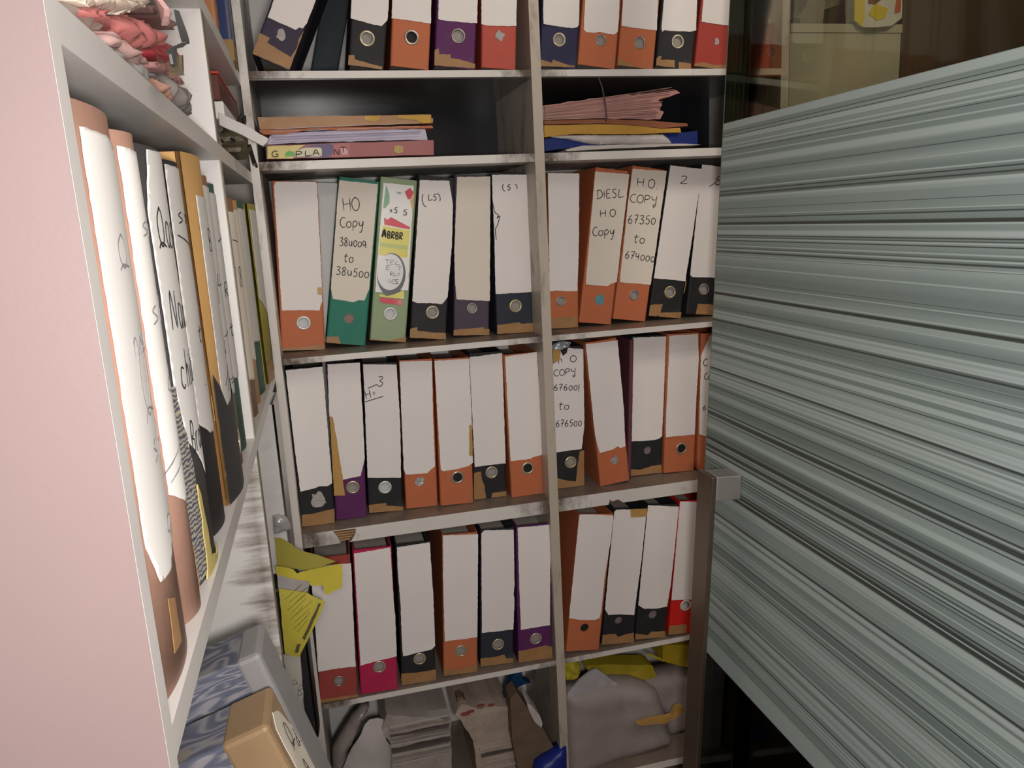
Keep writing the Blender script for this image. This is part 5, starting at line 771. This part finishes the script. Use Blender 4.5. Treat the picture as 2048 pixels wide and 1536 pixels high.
# yellow papers and scraps in the corner beside the lowest file row
def ypaper(n, c): return mat(n, c, .5, .10, 10, .15, 30)
Y1, Y2, Y3 = ypaper('olive_yellow_paper', (.36, .31, .055)), ypaper('yellow_paper', (.62, .53, .065)), ypaper('lemon_paper', (.55, .47, .06))
shaped('paper_sheet', 'ye1', Y1, .0008, 'dull olive yellow sheet sticking out below the chipped shelf edge', 'paper', fn=lambda u, v: .012*math.sin(u*18)+.006*nz(u, v, 12), flatback=False, step=.01, group='yellow papers in the corner')
shaped('paper_sheet', 'ye2', Y2, .0008, 'bright yellow sheet curling over the maroon file label', 'paper', fn=lambda u, v: .016*math.sin(u*22+1)+.008*nz(u, v, 14), flatback=False, step=.01, group='yellow papers in the corner')
shaped('paper_sheet', 'ye3', mat('grey_white_paper', (.46, .43, .43), .7, .08, 10, .15, 30), .0008, 'greyish white scrap between the two yellow sheets', 'paper', fn=lambda u, v: .006*nz(u, v, 20), flatback=False, step=.01)
y4 = shaped('printed_form', 'ye4', Y3, .0012, 'yellow printed form hanging down with a dark printed bar', 'paper', fn=lambda u, v: .006*math.sin((u+v)*20)+.004*nz(u, v, 12), flatback=False, step=.01, group='yellow papers in the corner')
for k in ('ye4bar', 'ye4bar2'): shaped('printed_bar', k, mat('printed_dark_bar', (.09, .08, .03), .6, .4, 120, 0), .0004, parent=y4, fn=lambda u, v: .0015+.006*math.sin((u+v)*20)+.004*nz(u, v, 12), flatback=False, step=.008)
mb = MB()
for i in range(11):
    a = (.012+.006*(i % 3)+.001*i, .136-.007*i); b = (a[0]+.034+.006*(i % 2)-.0012*i, a[1]+.022)
    if a[1] < .045: a = (a[0]+.006, a[1]); 
    ribbon(mb, [(a[0]+(b[0]-a[0])*t/8, a[1]+(b[1]-a[1])*t/8-.010) for t in range(9)], .0011, lambda u, v: .0007+.006*math.sin((u+v)*20)+.004*nz(u, v, 12))
obj('printed_lines', mb, mat('olive_print', (.22, .19, .03), .7, .2, 60, 0), y4)
cd = shaped('patterned_card', 'card', mat('off_white_card', (.50, .48, .43), .6, .1, 14, .1, 40), .004, 'off-white card printed with black triangles below the yellow form', 'card', step=.012)
mb = MB()
for i in range(7):
    cx, cz = .016+.007*(i % 2)+.0035*i, .098-.013*i
    ribbon(mb, [(cx-.006, cz-.006), (cx+.006, cz-.004), (cx+.001, cz+.007), (cx-.006, cz-.006)], .0012, lambda u, v: .0006)
obj('printed_triangles', mb, INK, cd)
shaped('foil_scrap', 'foil', mat('silver_plastic', (.45, .44, .45), .25, .25, 40, .6, 50, metal=.3), .01, 'crumpled silvery plastic in the corner under the long white label', 'plastic', amp=.008, sc=50, step=.006, dome=0.012, smooth=True)

# ---------------------------------------------------------------- bottom compartments
DP = lambda n, c, r=.75: mat(n, c, r, .18, 12, .4, 30, dirt=.35, dirtcol=(.10, .075, .06), dscale=14)
CLEAR = mat('cloudy_plastic', (.34, .29, .27), .25, .3, 14, .4, 30)
shaped('plastic_bag', 'bt_plastic', CLEAR, .03, 'cloudy crumpled plastic bag at the left of the bottom compartment', 'bag', amp=.014, sc=18, step=.012, dome=0.03, smooth=True)
shaped('paper_sheet', 'bt_sheet', DP('soft_white_paper', (.50, .46, .46)), .004, 'curved white paper sheet leaning before the grey paper bundle, bottom left', 'paper', fn=lambda u, v: .035*math.sin(u*22)*math.exp(-((v-.05)**2)*20)+.008*nz(u, v, 12), flatback=False, step=.012, smooth=True)
bb = shaped('paper_bundle', 'bt_bundle', DP('grey_bundle_paper', (.37, .32, .295)), .16, 'thick bundle of grey stacked papers at bottom centre left', 'papers', amp=.006, sc=20, step=.012, jit=.001)
Pb = SHP['bt_bundle'][2]; bw = max(p[0] for p in Pb)-min(p[0] for p in Pb); bh = max(p[1] for p in Pb)-min(p[1] for p in Pb)
rng = random.Random(21)
for i in range(9):
    z = bh-.035-i*.013; dk = i in (2, 5)
    obj('sheet_layer', sheet([(.018, z), (bw-.004-.01*rng.random(), z+rng.uniform(-.004, .004)), (bw-.004, z+.005), (.018, z+.006)], .02, .0008, lambda u, v: .006+.006*(i % 2)+.003*nz(u, v, 12, i), .03, rng), DP('bundle_dark_layer' if dk else ('bundle_layer' if i % 2 else 'bundle_pale_layer'), (.10, .08, .075) if dk else ((.34, .29, .265) if i % 2 else (.43, .385, .355))), bb)
b2 = shaped('paper_bundle', 'bt_bundle2', DP('beige_bundle_paper', (.40, .32, .265)), .16, 'beige paper bundle with red stains left of the brown folder, bottom compartment', 'papers', amp=.006, sc=16, step=.012, jit=.0015)
rng = random.Random(22)
for i in range(5):
    z = .105-i*.02; obj('sheet_layer', sheet([(.055+.004*i, z), (.135+.004*i, z+.001), (.136+.004*i, z+.004), (.055+.004*i, z+.005)], .02, .0006, lambda u, v: .009+.002*(i % 2), .02, rng), DP('bundle_dark_layer', (.10, .08, .075)) if i == 1 else DP('bundle_pale_layer', (.43, .385, .355)), b2)
zt = max(p[1] for p in SHP['bt_bundle2'][2])-min(p[1] for p in SHP['bt_bundle2'][2])
for i, (cx, cz, r) in enumerate(((.026, zt-.022, .008), (.040, zt-.018, .006), (.066, zt-.008, .006), (.092, zt-.012, .005))):
    obj('red_stain', sheet([(cx+r*1.5*math.cos(a), cz+r*.5*math.sin(a)) for a in [2*PI*k/11 for k in range(11)]], .005, .001, lambda u, v: .0095, .004, random.Random(i)), mat('dried_red_stain', (.26, .06, .035), .7, .3, 40, .2, 40), b2)
shaped('card_flap', 'bt_flap', DP('brown_flap', (.16, .115, .065)), .03, 'small brown cardboard corner above the beige bundle', 'card', amp=.002, step=.01)
shaped('folder', 'bt_brown', DP('dark_brown_folder', (.15, .10, .07), .55), .05, 'dark brown folder leaning by the middle upright in the bottom left compartment', 'folder', amp=.006, sc=12, step=.015)
shaped('paper_ticket', 'bt_ticket', DP('white_ticket', (.50, .45, .44)), .06, 'narrow white paper strip with dark spots behind the dark brown folder', 'paper', amp=.004, step=.01)
shaped('scraper', 'bt_bluehandle', mat('blue_plastic', (.006, .045, .13), .35, .15, 20, .05, 40), .022, 'blue plastic scraper with a hooked end, upright in the bottom left compartment', 'tool', amp=.003, step=.01)
shaped('plastic_bag', 'bt_blue', mat('royal_blue_bag', (.006, .022, .22), .4, .2, 14, .3, 30), .04, 'royal blue bag at the foot of the middle upright', 'bag', amp=.01, step=.02, dome=0.012, smooth=True)
shaped('paper_wad', 'rb_yel', mat('yellow_wad_paper', (.50, .42, .03), .5, .2, 20, .4, 40), .05, 'crumpled yellow paper beside the middle upright, bottom right compartment', 'paper', amp=.016, sc=50, step=.007, jit=.0015, dome=0.012, smooth=True)
shaped('folder', 'rb_fold', mat('mustard_yellow_folder', (.40, .31, .02), .45, .15, 12, .2, 30), .05, 'mustard yellow folder lying among grey papers, bottom right compartment', 'folder', amp=.008, step=.012)
shaped('folder', 'rb_yel2', mat('deep_yellow_folder', (.42, .30, .015), .45, .15, 12, .15, 30), .06, 'deep yellow folder beside the door handle, bottom right compartment', 'folder', amp=.004, step=.012)
shaped('paper_strip', 'rb_strip', mat('lemon_strip', (.50, .44, .02), .5, .1, 12, 0), .003, 'narrow lemon paper strip left of the deep yellow folder', 'paper', step=.01)
shaped('paper_sheet', 'rb_grey', DP('lilac_grey_paper', (.43, .40, .43)), .006, 'lilac grey paper corner in front of the mustard folder', 'paper', amp=.006, step=.012)
shaped('plastic_bag', 'rb_sheet', DP('dusty_grey_plastic', (.32, .275, .27), .5), .05, 'big dusty grey plastic sack filling the bottom right compartment', 'bag', amp=.010, sc=7, step=.012, dome=0.04, smooth=True)
shaped('paper_sheet', 'rb_sheet2', DP('dull_grey_paper', (.33, .275, .27)), .05, 'grey paper sheet behind the big dusty sack near the door handle', 'paper', amp=.008, sc=9, step=.015, dome=0.02, smooth=True)  # brownish grey paper with random dirt mottling
shaped('card_scrap', 'rb_ochre', mat('ochre_card', (.46, .26, .07), .6, .2, 20, .3, 40), .003, 'torn ochre card scrap on the dusty grey sack', 'card', fn=lambda u, v: .012+.006*nz(u, v, 30), step=.008, jit=.0015)
shaped('paper_scrap', 'rb_paperR', mat('white_scrap', (.66, .62, .63), .7, .05, 10, 0), .001, 'white paper scrap poking out right of the door handle', 'paper', step=.008)
shaped('paper_scrap', 'rb_paperR2', mat('beige_scrap', (.56, .47, .36), .7, .08, 10, 0), .001, 'beige paper scrap right of the door handle below the white scrap', 'paper', step=.008)

# ---------------------------------------------------------------- glass door
def glass_mat(name, tint, edge=False):
    m = bpy.data.materials.new(name); m.use_nodes = True; nt = m.node_tree; N = nt.nodes; L = nt.links; N.remove(N['Principled BSDF']); out = N['Material Output']
    t = N.new('ShaderNodeBsdfTransparent'); t.inputs[0].default_value = tint+(1,); g = N.new('ShaderNodeBsdfGlossy'); g.inputs['Roughness'].default_value = .03; g.inputs[0].default_value = (1, 1, 1, 1)
    f = N.new('ShaderNodeFresnel'); f.inputs[0].default_value = 1.16; mx = N.new('ShaderNodeMixShader')
    L.new(f.outputs[0], mx.inputs[0]); L.new(t.outputs[0], mx.inputs[1]); L.new(g.outputs[0], mx.inputs[2])
    L.new(mx.outputs[0], out.inputs[0]); return m
def film_mat():
    m = bpy.data.materials.new('striped_frosted_film'); m.use_nodes = True; nt = m.node_tree; N = nt.nodes; L = nt.links; p = N['Principled BSDF']
    p.inputs['Roughness'].default_value = .38; p.inputs['Specular IOR Level'].default_value = .45
    tc = N.new('ShaderNodeTexCoord'); sp = N.new('ShaderNodeSeparateXYZ'); L.new(tc.outputs['Object'], sp.inputs[0])
    def n1(freq, seed, det):
        ma = N.new('ShaderNodeMath'); ma.operation = 'MULTIPLY_ADD'; ma.inputs[1].default_value = freq; ma.inputs[2].default_value = seed; L.new(sp.outputs[2], ma.inputs[0])
        n = N.new('ShaderNodeTexNoise'); n.noise_dimensions = '1D'; n.inputs['Scale'].default_value = 1; n.inputs['Detail'].default_value = det; n.inputs['Roughness'].default_value = .7; L.new(ma.outputs[0], n.inputs['W']); return n.outputs['Fac']
    base = n1(30, 3.3, 1)
    r = N.new('ShaderNodeValToRGB'); e = r.color_ramp.elements; e[0].position = .28; e[0].color = (.20, .255, .242, 1); e[1].position = .74; e[1].color = (.385, .47, .455, 1)
    x = e.new(.44); x.color = (.255, .322, .308, 1); x = e.new(.58); x.color = (.30, .375, .36, 1)
    L.new(base, r.inputs[0])
    ln = n1(36, 23.9, 1)
    s = N.new('ShaderNodeMath'); s.operation = 'SUBTRACT'; s.inputs[1].default_value = .5; L.new(ln, s.inputs[0]); a = N.new('ShaderNodeMath'); a.operation = 'ABSOLUTE'; L.new(s.outputs[0], a.inputs[0])
    mr = N.new('ShaderNodeMapRange'); mr.inputs[1].default_value = .006; mr.inputs[2].default_value = .022; L.new(a.outputs[0], mr.inputs[0])
    m1 = N.new('ShaderNodeMix'); m1.data_type = 'RGBA'; m1.inputs[6].default_value = (.06, .07, .065, 1); L.new(mr.outputs[0], m1.inputs[0]); L.new(r.outputs[0], m1.inputs[7])
    l2 = n1(30, 40.1, 1)
    s2 = N.new('ShaderNodeMath'); s2.operation = 'SUBTRACT'; s2.inputs[1].default_value = .5; L.new(l2, s2.inputs[0]); a2 = N.new('ShaderNodeMath'); a2.operation = 'ABSOLUTE'; L.new(s2.outputs[0], a2.inputs[0])
    m3 = N.new('ShaderNodeMapRange'); m3.inputs[1].default_value = .012; m3.inputs[2].default_value = .04; L.new(a2.outputs[0], m3.inputs[0])
    m2 = N.new('ShaderNodeMix'); m2.data_type = 'RGBA'; m2.inputs[6].default_value = (.47, .56, .55, 1); L.new(m3.outputs[0], m2.inputs[0]); L.new(m1.outputs[2], m2.inputs[7])
    L.new(m2.outputs[2], p.inputs['Base Color'])
    tr = N.new('ShaderNodeBsdfTransparent'); tr.inputs[0].default_value = (.8, .9, .84, 1); mx = N.new('ShaderNodeMixShader'); mx.inputs[0].default_value = .07
    L.new(p.outputs[0], mx.inputs[1]); L.new(tr.outputs[0], mx.inputs[2]); L.new(mx.outputs[0], N['Material Output'].inputs[0]); return m
dr = bpy.data.objects.new('door_1', None); COL.objects.link(dr); dr.location = (.6712, -.2, .012); dr.rotation_euler = (0, math.radians(3.12), 0)
dr['kind'] = 'structure'; dr['label'] = 'open glass door with horizontally striped frosted film at the right'; dr['category'] = 'door'
pane = obj('glass_pane', MB().box(0, .010, -.92, .014, 0, 2.15), glass_mat('green_tinted_glass', (.74, .74, .64)), dr)
obj('polished_edge', MB().box(-.0004, .0104, .0142, .0162, 0, 2.15), mat('green_glass_edge', (.16, .22, .19), .12, .1, 10, 0, coat=.3), dr)
obj('striped_film', MB().box(-.0012, -.0003, -.92, .0125, .525, 1.640), film_mat(), dr)
SS = mat('steel_brown_reflection', (.25, .195, .155), .34, .2, 6, .05, 200, metal=.9)  # brown reflection in the steel bar is put into its colour
hd = obj('handle', MB().box(-.066, -.056, -.1365, -.0775, .09, .962), SS, dr, bevel=.0015)
obj('handle_arm', MB().box(-.0559, -.0014, -.1362, -.085, .912, .962), mat('satin_steel', (.48, .45, .43), .45, .1, 8, .05, 120, metal=.7), hd, bevel=.002)
obj('handle_arm', MB().box(-.0559, -.0014, -.1362, -.085, .10, .15), mat('satin_steel', (.48, .45, .43)), hd, bevel=.002)

# ---------------------------------------------------------------- beyond the glass
o = obj('low_cabinet', MB().box(1.0265, 1.3165, .0, .36, 0, 1.862).box(1.0262, 1.317, -.003, .36, 1.862, 1.880), mat('cream_cabinet_paint', (.42, .39, .32), .5, .06, 6, .05, 40)); tag(o, 'plain cream cabinet seen through the clear glass right of the bookcase', 'cabinet')
shaped('cloth_bundle', 'gl_clutter', mat('taupe_cloth', (.17, .14, .11), .8, .3, 14, .4, 30), .12, 'dark taupe cloth heap on the cream cabinet behind the glass', 'cloth', amp=.012, step=.015)
shaped('plastic_bag', 'gl_bag', mat('dark_grey_bag', (.13, .115, .12), .35, .3, 10, .5, 20), .026, 'dark grey plastic bag hanging before the cream cabinet behind the glass', 'bag', amp=.016, sc=14, step=.012, dome=0.025, smooth=True)
pc = shaped('food_packet', 'gl_packet', mat('white_packet_film', (.60, .58, .55), .3, .1, 14, .3, 30), .03, 'white, yellow and red packet hanging behind the glass at top right', 'packet', fn=lambda u, v: .010*math.sin(min(max(u/.13, 0), 1)*PI), step=.012)
pkf = lambda u, v: .0012+.010*math.sin(min(max(u/.13, 0), 1)*PI)
for nm, poly, c in (('yellow_print', [(.004, .016), (.022, .0015), (.028, .02), (.026, .08), (.003, .085)], (.62, .46, .02)), ('yellow_print', [(.035, .028), (.055, .014), (.075, .018), (.085, .04), (.065, .045), (.05, .05)], (.58, .44, .02)),
                    ('red_print', [(.106, .03), (.124, .035), (.125, .075), (.110, .078)], (.50, .10, .04)), ('brown_print', [(.034, .05), (.05, .046), (.064, .056), (.066, .072), (.05, .07), (.036, .066)], (.20, .06, .015)), ('yellow_print', [(.074, .072), (.09, .066), (.098, .085), (.08, .09)], (.60, .46, .02)), ('red_print', [(.003, .088), (.02, .086), (.02, .11), (.003, .11)], (.35, .06, .04))):
    obj(nm, sheet(poly, .008, .0012, pkf, .0005, random.Random(len(poly))), mat('packet_'+nm, c, .35, .1, 20, 0), pc)
ax, val, P = SHP['floorpatch']
o = obj('floor_sheet', sheet([(p[0]-P[0][0], p[1]-P[0][1]) for p in P], .05, .002, lambda u, v: .004, .003, random.Random(1), frame='xy'), mat('beige_floor_sheet', (.42, .34, .24), .8, .12, 8, .1, 40), loc=(P[0][0], P[0][1], .0)); tag(o, 'flat beige sheet on the dark floor behind the door handle', 'cardboard')  # flat beige outline laid on the floor

# loose maroon file pushed deep behind the left-leaning orange file
make_file(dict(n='thin maroon file between the left-leaning orange file and the black ringless one', row='4R', c='plum', o=[0.6426, .060, S4T+.0012], t=0.0401, w=.0104, h=.348, hole=None, tp=[], tx=[], dp=.25), GRP['4'])
